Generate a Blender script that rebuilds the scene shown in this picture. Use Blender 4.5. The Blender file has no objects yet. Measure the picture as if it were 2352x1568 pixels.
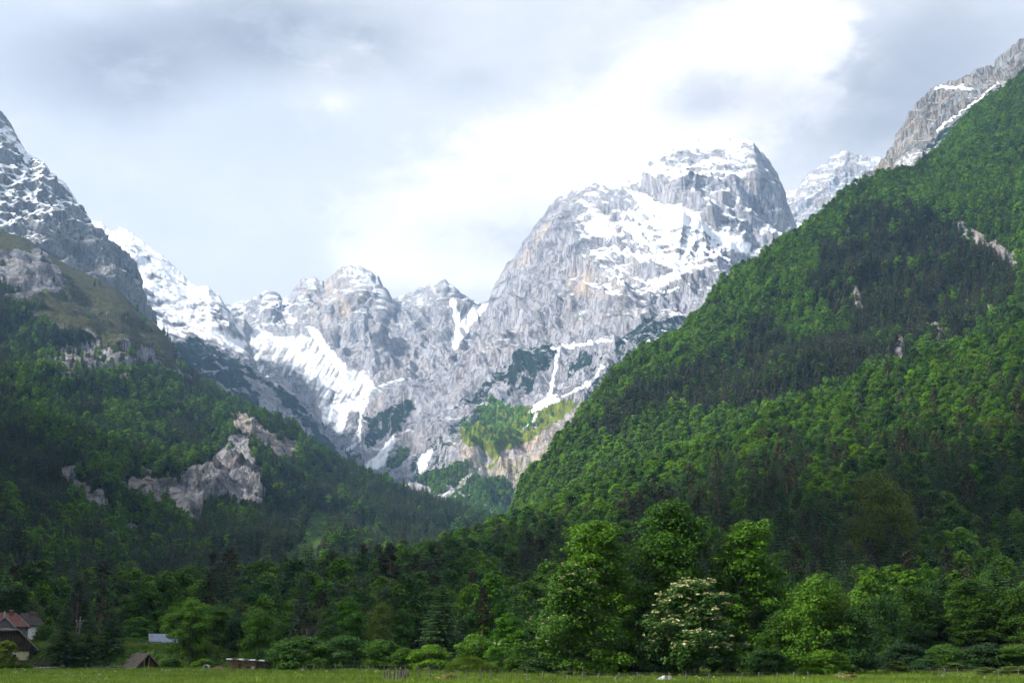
import bpy, math, random
import numpy as np
from mathutils import Vector, Matrix
from mathutils.bvhtree import BVHTree

R = math.radians
sc = bpy.context.scene
COL = sc.collection

# ------------------------------------------------------------------ camera
F = 3136.0                      # focal length in units of a 2352 wide picture
HOR = 1496.0                    # row of the horizon in those units
EYE = 2.5
PITCH = math.atan((HOR - 784) / F)
cam_d = bpy.data.cameras.new('camera')
cam_d.sensor_width = 36.0
cam_d.lens = 36.0 * F / 2352.0
cam_d.clip_start = 0.5
cam_d.clip_end = 60000
cam = bpy.data.objects.new('camera', cam_d)
COL.objects.link(cam)
cam.location = (0, 0, EYE)
cam.rotation_euler = (R(90) + PITCH, 0, 0)
sc.camera = cam

# ------------------------------------------------------------------ light and exposure
SUN_EL = R(37)
SUN_AZ = R(-104)                # measured from +Y (view direction), negative = towards -X
sun_vec = Vector((math.sin(SUN_AZ) * math.cos(SUN_EL), math.cos(SUN_AZ) * math.cos(SUN_EL), math.sin(SUN_EL)))
sd = bpy.data.lights.new('sun', 'SUN')
sd.energy = 5.0
sd.angle = R(6.0)
sd.color = (1.0, 0.95, 0.86)
sun = bpy.data.objects.new('sun', sd)
COL.objects.link(sun)
sun.rotation_euler = sun_vec.to_track_quat('Z', 'Y').to_euler()
sun.location = (0, 0, 4000)

sc.view_settings.view_transform = 'Standard'
sc.view_settings.look = 'None'
sc.view_settings.gamma = 1.0
sc.view_settings.exposure = 1.1
sc.render.engine = 'CYCLES'
cy = sc.cycles
cy.max_bounces = 4
cy.diffuse_bounces = 2
cy.glossy_bounces = 1
cy.transmission_bounces = 2
cy.transparent_max_bounces = 4
cy.volume_bounces = 0
cy.adaptive_threshold = 0.03
cy.use_denoising = True
cy.sample_clamp_indirect = 3.0
cy.caustics_reflective = False
cy.caustics_refractive = False


def ray(x, y):
    u = (np.asarray(x, float) - 1176) / F
    v = (784 - np.asarray(y, float)) / F
    return u, math.cos(PITCH) - v * math.sin(PITCH), math.sin(PITCH) + v * math.cos(PITCH)


def at(x, y, D):
    """world point seen at picture column x, row y, at depth D"""
    X, Y, Z = ray(x, y)
    k = np.asarray(D, float) / Y
    return np.stack(np.broadcast_arrays(X * k, Y * k, Z * k + EYE), -1)


def proj(P):
    P = np.asarray(P, float)
    X, Y, Z = P[..., 0], P[..., 1], P[..., 2] - EYE
    f = Y * math.cos(PITCH) + Z * math.sin(PITCH)
    v = -Y * math.sin(PITCH) + Z * math.cos(PITCH)
    return 1176 + F * X / f, 784 - F * v / f


# ------------------------------------------------------------------ node helper
class NT:
    def __init__(s, tree):
        s.t = tree
        s.n = tree.nodes
        s.l = tree.links

    def new(s, kind, **kw):
        n = s.n.new(kind)
        for k, v in kw.items():
            setattr(n, k, v)
        return n

    def put(s, sock, v):
        if isinstance(v, bpy.types.NodeSocket):
            s.l.new(v, sock)
        elif isinstance(v, (tuple, list)) and sock.type == 'RGBA' and len(v) == 3:
            sock.default_value = (*v, 1)
        else:
            sock.default_value = v

    def m(s, op, a, b=0.0, c=0.0, clamp=False):
        n = s.new('ShaderNodeMath', operation=op, use_clamp=clamp)
        for i, v in enumerate((a, b, c)):
            s.put(n.inputs[i], v)
        return n.outputs[0]

    def mix(s, f, a, b, blend='MIX'):
        n = s.new('ShaderNodeMix', data_type='RGBA', blend_type=blend)
        s.put(n.inputs[0], f)
        s.put(n.inputs[6], a)
        s.put(n.inputs[7], b)
        return n.outputs[2]

    def noise(s, vec, scale, detail=4, rough=0.55, dist=0.0):
        n = s.new('ShaderNodeTexNoise')
        if vec is not None:
            s.l.new(vec, n.inputs['Vector'])
        n.inputs['Scale'].default_value = scale
        n.inputs['Detail'].default_value = detail
        n.inputs['Roughness'].default_value = rough
        n.inputs['Distortion'].default_value = dist
        return n.outputs['Fac']

    def ss(s, v, lo, hi):
        n = s.new('ShaderNodeMapRange', interpolation_type='SMOOTHSTEP')
        s.put(n.inputs['Value'], v)
        s.put(n.inputs['From Min'], lo)
        s.put(n.inputs['From Max'], hi)
        return n.outputs['Result']

    def attr(s, name, kind='GEOMETRY'):
        n = s.new('ShaderNodeAttribute', attribute_name=name, attribute_type=kind)
        return n.outputs['Fac']

    def scaled(s, vec, k):
        n = s.new('ShaderNodeVectorMath', operation='MULTIPLY')
        s.l.new(vec, n.inputs[0])
        n.inputs[1].default_value = k
        return n.outputs[0]


def new_mat(name):
    m = bpy.data.materials.new(name)
    m.use_nodes = True
    nt = NT(m.node_tree)
    nt.n.clear()
    out = nt.new('ShaderNodeOutputMaterial')
    return m, nt, out


def bsdf(nt, out, color, rough=0.85, spec=0.2, normal=None, metal=0.0):
    b = nt.new('ShaderNodeBsdfPrincipled')
    nt.put(b.inputs['Base Color'], color)
    nt.put(b.inputs['Roughness'], rough)
    b.inputs['Specular IOR Level'].default_value = spec
    b.inputs['Metallic'].default_value = metal
    if normal is not None:
        nt.l.new(normal, b.inputs['Normal'])
    nt.l.new(b.outputs[0], out.inputs['Surface'])
    return b


def bump(nt, h, strength, dist):
    n = nt.new('ShaderNodeBump')
    n.inputs['Strength'].default_value = strength
    n.inputs['Distance'].default_value = dist
    nt.l.new(h, n.inputs['Height'])
    return n.outputs[0]


# ------------------------------------------------------------------ sky
def azel(x, y):
    X, Y, Z = ray(x, y)
    return math.atan2(X, Y), math.asin(Z / math.sqrt(X * X + Y * Y + Z * Z))


world = bpy.data.worlds.new('World')
sc.world = world
world.use_nodes = True
wt = NT(world.node_tree)
wt.n.clear()
wout = wt.new('ShaderNodeOutputWorld')
sky = wt.new('ShaderNodeTexSky', sky_type='NISHITA')
sky.sun_disc = False
sky.sun_elevation = SUN_EL
sky.sun_rotation = SUN_AZ
sky.altitude = 600
sky.air_density = 1.0
sky.dust_density = 1.5
bg_sky = wt.new('ShaderNodeBackground')
wt.l.new(sky.outputs[0], bg_sky.inputs[0])
bg_sky.inputs[1].default_value = 0.10
tc = wt.new('ShaderNodeTexCoord')
dirv = tc.outputs['Generated']
sep = wt.new('ShaderNodeSeparateXYZ')
wt.l.new(dirv, sep.inputs[0])
AZ = wt.m('ARCTAN2', sep.outputs[0], sep.outputs[1])
EL = wt.m('ARCSINE', sep.outputs[2])
flat = wt.scaled(dirv, (1.0, 1.0, 1.9))
n_big = wt.m('SUBTRACT', wt.noise(flat, 2.6, 5, 0.5, 0.3), 0.5)
n_mid = wt.m('SUBTRACT', wt.noise(flat, 7.0, 6, 0.55, 0.4), 0.5)
n_fine = wt.m('SUBTRACT', wt.noise(flat, 19.0, 6, 0.6, 0.2), 0.5)
warp = wt.m('ADD', wt.m('MULTIPLY', n_mid, 0.9), wt.m('MULTIPLY', n_fine, 0.5))


def blob(x, y, sx, sy):
    a, e = azel(x, y)
    da = wt.m('DIVIDE', wt.m('SUBTRACT', AZ, a), sx / F)
    de = wt.m('DIVIDE', wt.m('SUBTRACT', EL, e), sy / F)
    r2 = wt.m('ADD', wt.m('MULTIPLY', da, da), wt.m('MULTIPLY', de, de))
    return wt.m('EXPONENT', wt.m('MULTIPLY', r2, -1.0))


def total(seq):
    acc = seq[0]
    for b in seq[1:]:
        acc = wt.m('ADD', acc, b)
    return acc


# thin bright veil over the blue
veil_f = wt.ss(wt.m('ADD', wt.m('MULTIPLY', n_big, 1.2), wt.m('MULTIPLY', n_mid, 0.6)), -0.9, 0.15)
veil_c = wt.mix(wt.ss(EL, 0.10, 0.42), (0.63, 0.61, 0.60), (0.455, 0.455, 0.475))
bg_veil = wt.new('ShaderNodeBackground')
wt.l.new(veil_c, bg_veil.inputs[0])
bg_veil.inputs[1].default_value = 1.0
mx1 = wt.new('ShaderNodeMixShader')
wt.l.new(veil_f, mx1.inputs[0])
wt.l.new(bg_sky.outputs[0], mx1.inputs[1])
wt.l.new(bg_veil.outputs[0], mx1.inputs[2])
n_puff = wt.m('SUBTRACT', wt.noise(flat, 34.0, 5, 0.62, 0.8), 0.5)
puffs = wt.m('ADD', wt.m('MULTIPLY', wt.m('ABSOLUTE', n_fine), -1.2), wt.m('MULTIPLY', n_puff, 0.6))
# grey cloud decks
g_src = total([wt.m('MULTIPLY', blob(230, 150, 330, 150), 0.85), wt.m('MULTIPLY', blob(680, 70, 300, 105), 0.95),
               wt.m('MULTIPLY', blob(1080, 190, 110, 50), 0.35), wt.m('MULTIPLY', blob(2130, 130, 330, 170), 0.80),
               wt.m('MULTIPLY', blob(1990, 300, 240, 90), 0.30),
               wt.m('MULTIPLY', n_big, 1.3), wt.m('MULTIPLY', warp, 1.5)])
g_f = wt.ss(g_src, 0.18, 0.90)
g_c = wt.mix(wt.ss(wt.m('ADD', n_mid, n_fine), -0.25, 0.25), (0.265, 0.27, 0.305), (0.47, 0.475, 0.51))
bg_g = wt.new('ShaderNodeBackground')
wt.l.new(g_c, bg_g.inputs[0])
bg_g.inputs[1].default_value = 0.66
mx2 = wt.new('ShaderNodeMixShader')
wt.l.new(wt.m('MULTIPLY', g_f, 0.9), mx2.inputs[0])
wt.l.new(mx1.outputs[0], mx2.inputs[1])
wt.l.new(bg_g.outputs[0], mx2.inputs[2])
# the bright bank that leans over the summits
b_src = total([blob(1700, 150, 190, 95), blob(1560, 260, 230, 120), blob(1330, 320, 190, 95), blob(1180, 420, 170, 100),
               blob(1000, 520, 170, 95), blob(850, 600, 120, 55), blob(1400, 430, 300, 130), blob(1110, 600, 200, 80),
               wt.m('MULTIPLY', blob(760, 245, 90, 45), 0.42), wt.m('MULTIPLY', blob(170, 10, 120, 45), 0.45),
               wt.m('MULTIPLY', blob(1860, 40, 300, 130), 0.55), wt.m('MULTIPLY', warp, 2.2), wt.m('MULTIPLY', puffs, 1.0), wt.m('MULTIPLY', n_big, 0.7)])
b_f = wt.ss(b_src, 0.28, 1.0)
b_shade = wt.ss(total([wt.m('MULTIPLY', blob(1600, 220, 130, 60), 0.38), wt.m('MULTIPLY', blob(1800, 230, 150, 70), 0.35), wt.m('MULTIPLY', blob(1180, 560, 190, 80), 0.3), wt.m('MULTIPLY', warp, 1.0), wt.m('MULTIPLY', puffs, -0.55)]), 0.0, 0.75)
b_c = wt.mix(b_shade, (0.69, 0.655, 0.625), (0.42, 0.415, 0.425))
bg_h = wt.new('ShaderNodeBackground')
bg_h.inputs[0].default_value = (0.62, 0.60, 0.585, 1)
mxh = wt.new('ShaderNodeMixShader')
wt.l.new(wt.m('MULTIPLY', wt.ss(b_src, -0.15, 0.85), 0.45), mxh.inputs[0])
wt.l.new(mx2.outputs[0], mxh.inputs[1])
wt.l.new(bg_h.outputs[0], mxh.inputs[2])
bg_b = wt.new('ShaderNodeBackground')
wt.l.new(b_c, bg_b.inputs[0])
bg_b.inputs[1].default_value = 1.0
mx3 = wt.new('ShaderNodeMixShader')
wt.l.new(b_f, mx3.inputs[0])
wt.l.new(mxh.outputs[0], mx3.inputs[1])
wt.l.new(bg_b.outputs[0], mx3.inputs[2])
wt.l.new(mx3.outputs[0], wout.inputs['Surface'])


# ------------------------------------------------------------------ numpy noise
_rs = np.random.RandomState(11)
_perm = np.concatenate([_rs.permutation(256)] * 3).astype(np.int32)
_g = _rs.normal(size=(256, 3))
_g /= np.linalg.norm(_g, axis=1)[:, None]
_gx, _gy, _gz = (np.ascontiguousarray(_g[:, k], np.float32) for k in range(3))


def pn(p):
    p = np.asarray(p, np.float32).reshape(-1, 3)
    fl = np.floor(p)
    i = fl.astype(np.int32) & 255
    f = p - fl
    w = f * f * f * (f * (f * 6 - 15) + 10)
    x, y, z = f[:, 0], f[:, 1], f[:, 2]
    wx1, wy1, wz1 = w[:, 0], w[:, 1], w[:, 2]
    ix, iy, iz = i[:, 0], i[:, 1], i[:, 2]
    res = np.zeros(len(p), np.float32)
    for dx in (0, 1):
        wx = wx1 if dx else 1 - wx1
        a = _perm[ix + dx] + iy
        for dy in (0, 1):
            wxy = wx * (wy1 if dy else 1 - wy1)
            b = _perm[a + dy] + iz
            for dz in (0, 1):
                h = _perm[b + dz]
                res += wxy * (wz1 if dz else 1 - wz1) * (_gx[h] * (x - dx) + _gy[h] * (y - dy) + _gz[h] * (z - dz))
    return res


def fbm(p, octv=4, gain=0.5):
    a, s = 1.0, 0.0
    p = np.asarray(p, float).reshape(-1, 3)
    for k in range(octv):
        s = s + a * pn(p + 17.3 * k)
        p = p * 2.03
        a *= gain
    return s


def ridged(p, octv=4, gain=0.5):
    a, s, n = 1.0, 0.0, 0.0
    p = np.asarray(p, float).reshape(-1, 3)
    for k in range(octv):
        v = 1 - np.abs(pn(p + 31.7 * k)) * 2.2
        s = s + a * v
        n += a
        p = p * 2.07
        a *= gain
    return s / n


def sstep(x, lo, hi):
    t = np.clip((x - lo) / (hi - lo), 0, 1)
    return t * t * (3 - 2 * t)


def poly_sd(x, y, poly):
    """signed distance (inside positive) to a polygon"""
    px = np.array([p[0] for p in poly], float)
    py = np.array([p[1] for p in poly], float)
    d = np.full(x.shape, 1e9)
    inside = np.zeros(x.shape, bool)
    n = len(poly)
    for k in range(n):
        ax, ay, bx, by = px[k], py[k], px[(k + 1) % n], py[(k + 1) % n]
        ex, ey = bx - ax, by - ay
        t = np.clip(((x - ax) * ex + (y - ay) * ey) / (ex * ex + ey * ey + 1e-9), 0, 1)
        d = np.minimum(d, np.hypot(x - ax - t * ex, y - ay - t * ey))
        if abs(ey) > 1e-9:
            c = ((ay > y) != (by > y)) & (x < ex * (y - ay) / ey + ax)
            inside ^= c
    return np.where(inside, d, -d)


def line_d(x, y, pts):
    d = np.full(x.shape, 1e9)
    for (ax, ay), (bx, by) in zip(pts[:-1], pts[1:]):
        ex, ey = bx - ax, by - ay
        t = np.clip(((x - ax) * ex + (y - ay) * ey) / (ex * ex + ey * ey + 1e-9), 0, 1)
        d = np.minimum(d, np.hypot(x - ax - t * ex, y - ay - t * ey))
    return d


# ------------------------------------------------------------------ mesh helpers
def mesh_np(name, V, Q, mats=(), smooth=False, attrs=None, tri=False):
    V = np.ascontiguousarray(V, np.float32).reshape(-1, 3)
    Q = np.ascontiguousarray(Q, np.int32)
    k = Q.shape[1]
    me = bpy.data.meshes.new(name)
    me.vertices.add(len(V))
    me.vertices.foreach_set('co', V.ravel())
    me.loops.add(Q.size)
    me.loops.foreach_set('vertex_index', Q.ravel())
    me.polygons.add(len(Q))
    me.polygons.foreach_set('loop_start', np.arange(0, Q.size, k, dtype=np.int32))
    me.polygons.foreach_set('loop_total', np.full(len(Q), k, np.int32))
    if smooth:
        me.polygons.foreach_set('use_smooth', np.ones(len(Q), bool))
    for m in mats:
        me.materials.append(m)
    for an, av in (attrs or {}).items():
        a = me.attributes.new(an, 'FLOAT', 'POINT')
        a.data.foreach_set('value', np.ascontiguousarray(av, np.float32).ravel())
    me.update(calc_edges=True)
    return me


def link(name, data, parent=None):
    o = bpy.data.objects.new(name, data)
    COL.objects.link(o)
    if parent is not None:
        o.parent = parent
    return o


def tag(o, label=None, cat=None, group=None, kind=None):
    if label:
        o['label'] = label
    if cat:
        o['category'] = cat
    if group:
        o['group'] = group
    if kind:
        o['kind'] = kind
    return o


# ------------------------------------------------------------------ terrain materials
def rock_material(name, light, dark, warmc, scale=1.0, pine=(0.018, 0.040, 0.036), grassc=(0.085, 0.085, 0.03), floor=(0.022, 0.036, 0.012)):
    m, nt, out = new_mat(name)
    co = nt.new('ShaderNodeTexCoord').outputs['Object']
    stretch = nt.scaled(co, (1.0, 1.0, 0.22))
    n1 = nt.noise(stretch, 0.012 * scale, 8, 0.62, 0.6)
    n2 = nt.noise(co, 0.05 * scale, 6, 0.65)
    n3 = nt.noise(stretch, 0.10 * scale, 5, 0.7)
    tone = nt.m('ADD', nt.m('MULTIPLY', n1, 0.5), nt.m('ADD', nt.m('MULTIPLY', n2, 0.25), nt.m('MULTIPLY', n3, 0.25)))
    rock = nt.mix(nt.ss(tone, 0.36, 0.62), dark, light)
    crk = nt.m('ABSOLUTE', nt.m('SUBTRACT', nt.noise(nt.scaled(co, (1.0, 1.0, 0.16)), 0.035 * scale, 5, 0.6, 1.2), 0.5))
    crack = nt.ss(crk, 0.0, 0.035)
    big = nt.noise(co, 0.0035, 4, 0.6)
    bed = nt.noise(nt.scaled(co, (0.16, 0.16, 1.0)), 0.03 * scale, 5, 0.6, 0.5)
    rock = nt.mix(nt.m('MULTIPLY', nt.m('SUBTRACT', 1.0, crack), nt.ss(big, 0.38, 0.6)), rock, tuple(c * 0.55 for c in dark))
    rock = nt.mix(nt.m('MULTIPLY', nt.ss(bed, 0.55, 0.66), nt.ss(nt.m('SUBTRACT', 1.0, big), 0.35, 0.6)), rock, tuple(c * 0.62 for c in dark))
    rock = nt.mix(nt.m('MULTIPLY', nt.ss(big, 0.35, 0.7), 0.35), rock, dark)
    wn = nt.noise(stretch, 0.02 * scale, 4, 0.6)
    rock = nt.mix(nt.m('MULTIPLY', nt.attr('warm'), nt.ss(wn, 0.3, 0.65), clamp=True), rock, warmc)
    gcol = nt.mix(nt.ss(n2, 0.35, 0.65), grassc, tuple(c * 0.6 for c in grassc))
    gcol = nt.mix(nt.attr('brown'), gcol, nt.mix(nt.ss(n2, 0.35, 0.65), (0.078, 0.070, 0.030), (0.042, 0.042, 0.024)))
    c = nt.mix(nt.ss(nt.m('ADD', nt.attr('grass'), nt.m('MULTIPLY', nt.m('SUBTRACT', n2, 0.5), 0.9)), 0.38, 0.58), rock, gcol)
    c = nt.mix(nt.ss(nt.m('ADD', nt.attr('wood'), nt.m('MULTIPLY', nt.m('SUBTRACT', n2, 0.5), 0.6)), 0.42, 0.58), c, floor)
    pn_ = nt.m('ADD', nt.m('MULTIPLY', nt.noise(co, 0.05 * scale, 7, 0.72), 0.55), nt.m('MULTIPLY', nt.noise(nt.scaled(co, (1, 1, 0.3)), 0.018 * scale, 6, 0.65, 1.0), 0.45))
    c = nt.mix(nt.ss(nt.m('ADD', nt.attr('pine'), nt.m('MULTIPLY', nt.m('SUBTRACT', pn_, 0.5), 2.3)), 0.47, 0.55), c, pine)
    sn = nt.noise(nt.scaled(co, (1, 1, 1.6)), 0.07 * scale, 7, 0.75)
    sf = nt.ss(nt.m('ADD', nt.attr('snow'), nt.m('MULTIPLY', nt.m('SUBTRACT', sn, 0.5), 1.35)), 0.30, 0.74)
    c = nt.mix(sf, c, (0.86, 0.88, 0.91))
    h = nt.m('ADD', nt.m('ADD', nt.m('MULTIPLY', n3, 1.3), nt.m('MULTIPLY', n2, 0.8)), nt.m('MULTIPLY', crack, 0.5))
    h = nt.m('MULTIPLY', h, nt.m('SUBTRACT', 1.0, nt.m('MULTIPLY', sf, 0.75)))
    bsdf(nt, out, c, 0.9, 0.1, bump(nt, h, 1.0, 9.0 / scale))
    return m


ROCK = rock_material('limestone_with_snow', (0.485, 0.485, 0.53), (0.205, 0.215, 0.26), (0.56, 0.45, 0.34), grassc=(0.21, 0.26, 0.034))  # grass colour brightened to stand in for a patch of sun
ROCK_L = rock_material('dark_limestone', (0.33, 0.34, 0.355), (0.14, 0.15, 0.165), (0.34, 0.26, 0.18))
CRAG = rock_material('wooded_crag', (0.36, 0.36, 0.38), (0.11, 0.112, 0.125), (0.42, 0.345, 0.28), 1.6,
                     floor=(0.020, 0.034, 0.010), grassc=(0.085, 0.165, 0.030))
GRASSC = rock_material('alpine_grass_cliff', (0.30, 0.295, 0.29), (0.13, 0.13, 0.135), (0.42, 0.32, 0.22), 1.4,
                       grassc=(0.105, 0.095, 0.035), floor=(0.026, 0.038, 0.016))


# ------------------------------------------------------------------ terrain layers
LAY = {}


def layer(name, curves, nx, nv, mat, rough, masks, label, ridge_jag=0.0, strata=None, back=(0.35, 500), x0=None, x1=None, seed=0.0, lift=0.0, ridge_keep=0.08, calm=None, crag=None):
    """loft a mountain face through lines (each a list of picture column, row, depth), then carve it"""
    cs = [np.array(c, float) for c in curves]
    x0 = cs[0][0, 0] if x0 is None else x0
    x1 = cs[0][-1, 0] if x1 is None else x1
    xs = np.linspace(x0, x1, nx)
    ys = [np.interp(xs, c[:, 0], c[:, 1]) for c in cs]
    Ds = [np.interp(xs, c[:, 0], c[:, 2]) for c in cs]
    if ridge_jag:
        q = np.stack([xs / 17.0, np.full(nx, 3.1 + seed), np.zeros(nx)], 1)
        jag = ridge_jag * fbm(q, 5, 0.55)
    K = len(cs)
    v = np.linspace(0, K - 1, nv)
    yg = np.empty((nv, nx))
    Dg = np.empty((nv, nx))
    for r, vv in enumerate(v):
        k = min(int(vv), K - 2)
        t = vv - k
        yg[r] = ys[k] * (1 - t) + ys[k + 1] * t
        Dg[r] = Ds[k] * (1 - t) + Ds[k + 1] * t
        if ridge_jag:
            yg[r] += jag * math.exp(-vv * 14)
    P = at(np.broadcast_to(xs, yg.shape), yg, Dg)
    # the far side of the ridge
    nb = 10
    ridge = P[0]
    rows = []
    for j in range(nb, 0, -1):
        t = j / nb
        q = ridge.copy()
        q[:, 1] += back[1] * t
        q[:, 0] *= (ridge[:, 1] + back[1] * t) / ridge[:, 1]
        q[:, 2] -= back[1] * t * (1.5 - back[0] * 0.3)
        rows.append(q)
    P = np.concatenate([np.array(rows), P], 0)
    H, W = P.shape[:2]

    def normals(P):
        du = np.gradient(P, axis=1)
        dv = np.gradient(P, axis=0)
        n = np.cross(dv, du)
        n /= np.linalg.norm(n, axis=2)[..., None] + 1e-9
        s = np.sign((n * np.array([0, -0.5, 1.0])).sum(2))
        return n * s[..., None]
    # smooth the base normals so that the carving stays coherent
    N0 = normals(P)
    for _ in range(8):
        N0[:, 1:-1] = (N0[:, :-2] + N0[:, 1:-1] * 2 + N0[:, 2:]) / 4
        N0[1:-1] = (N0[:-2] + N0[1:-1] * 2 + N0[2:]) / 4
    N0 /= np.linalg.norm(N0, axis=2)[..., None] + 1e-9
    p = P.reshape(-1, 3)
    d = np.zeros(len(p))
    sh = np.array([seed * 7.1, seed * 3.3, seed * 5.7])
    warp = np.stack([fbm(p / 300 + 5 + sh, 1), fbm(p / 300 + 25 + sh, 1), fbm(p / 300 + 45 + sh, 1)], 1) * 60
    for (kind, size, amp, squash, octv) in rough:
        q = (p + warp) * np.array([1, 1, squash]) / size + sh
        if kind == 'r':
            d += amp * (ridged(q, octv, 0.55) - 0.55)
        elif kind == 'g':      # long ribs and gullies running down the fall line, leaning sideways
            pw = p + warp * 0.7
            qg = np.stack([(pw[:, 0] + squash * pw[:, 2]) / size, pw[:, 1] / (size * 6), pw[:, 2] / (size * 5)], 1) + sh
            d += amp * (ridged(qg, octv, 0.55) - 0.55)
        elif kind == 'b':
            d += amp * np.abs(fbm(q, octv, 0.55)) * 1.6 - amp * 0.4
        else:
            d += amp * fbm(q, octv, 0.55)
    if strata:
        period, amp, tx, ty = strata
        ph = (p[:, 2] + tx * p[:, 0] + ty * p[:, 1] + 60 * fbm(p / 500 + sh, 3)) / period
        saw = ph - np.floor(ph)
        d += amp * (sstep(saw, 0.0, 0.75) - sstep(saw, 0.85, 1.0) - 0.4) * (0.6 + 0.8 * fbm(p / 200 + 9, 2))
    fade = np.ones((H, W))
    rr = np.arange(H) - nb
    fade *= np.clip(ridge_keep + np.abs(rr) / (0.16 * nv), ridge_keep, 1)[:, None]
    fade *= np.clip((nv - 1 - rr) / (0.10 * nv), 0.0, 1)[:, None]
    if calm is not None:
        bx, by = proj(P.reshape(-1, 3))
        fade *= (1 - calm(bx, by)).reshape(H, W)
    if crag is not None:
        bx, by = proj(P.reshape(-1, 3))
        k = crag(bx, by)
        pp = P.reshape(-1, 3)
        d += k * (46 * (ridged((pp + warp) * np.array([1, 1, 0.28]) / 85 + 7, 5, 0.62) - 0.35))
    P = P + N0 * (d.reshape(H, W) * fade)[..., None]
    N = normals(P)
    Ns = N.copy()
    for _ in range(3):
        Ns[:, 1:-1] = (Ns[:, :-2] + Ns[:, 1:-1] * 2 + Ns[:, 2:]) / 4
        Ns[1:-1] = (Ns[:-2] + Ns[1:-1] * 2 + Ns[2:]) / 4
    p = P.reshape(-1, 3)
    p[:, 2] = np.maximum(p[:, 2] + lift, -3.0)
    px, py = proj(p)
    at_ = {k: np.zeros(H * W) for k in ('snow', 'pine', 'warm', 'grass', 'wood', 'brown')}
    masks(at_, p, (0.5 * Ns + 0.5 * N).reshape(-1, 3), px, py)
    idx = np.arange(H * W).reshape(H, W)
    Q = np.stack([idx[:-1, :-1], idx[1:, :-1], idx[1:, 1:], idx[:-1, 1:]], -1).reshape(-1, 4)
    me = mesh_np(name, p, Q, [mat], True, at_)
    o = tag(link(name, me), label, 'hill' if 'hill' in name else 'mountain', kind='structure')
    LAY[name] = dict(P=p.reshape(H, W, 3), N=N, px=px.reshape(H, W), py=py.reshape(H, W), at={k: a.reshape(H, W) for k, a in at_.items()}, nb=nb, obj=o, Q=Q)
    return o


def wob(px, py, a, s, k=0.0):
    q = np.stack([px / s, py / s, np.full(px.shape, 1.7 + k)], 1)
    return px + a * fbm(q, 3, 0.6), py + a * fbm(q + 40, 3, 0.6)


def pm(px, py, poly, soft):
    return sstep(poly_sd(px, py, poly), -soft, soft)


def lm(px, py, pts, w):
    return 1 - sstep(line_d(px, py, pts), w * 0.5, w * 1.3)


# ---- the great snowy massif with the cirque beside it
SNOWFIELDS = [
    ([(570, 765), (600, 762), (640, 772), (700, 770), (720, 775), (760, 800), (775, 815), (785, 845), (840, 850), (862, 885), (850, 925), (800, 930), (762, 925), (735, 940), (725, 905), (690, 905), (640, 880), (590, 852)], 1.0),
    ([(1425, 423), (1480, 452), (1540, 470), (1600, 500), (1640, 528), (1690, 543), (1727, 560), (1715, 590), (1660, 562), (1600, 527), (1540, 507), (1480, 482)], 1.0),
    ([(1285, 903), (1262, 925), (1213, 948), (1235, 922), (1258, 906)], 1.0),
    ([(833, 1067), (868, 1042), (884, 1015), (906, 998), (906, 1022), (892, 1047), (880, 1072), (850, 1082)], 1.0),
    ([(957, 1052), (1003, 1018), (988, 1045), (976, 1082), (960, 1087)], 1.0),
    ([(1085, 700), (1125, 700), (1100, 730), (1070, 770), (1045, 800), (1035, 780), (1060, 740)], 1.0),
    ([(735, 935), (760, 925), (850, 922), (835, 950), (800, 945), (790, 1000), (770, 1005), (765, 965), (742, 985)], 0.75),
    ([(1485, 640), (1560, 615), (1600, 600), (1560, 640), (1500, 672)], 0.8),
]


def calm_main(px, py):
    c = np.zeros(len(px))
    for k in (0, 1, 2, 3, 4, 6):
        c = np.maximum(c, pm(px, py, SNOWFIELDS[k][0], 14))
    return 0.70 * c


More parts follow.
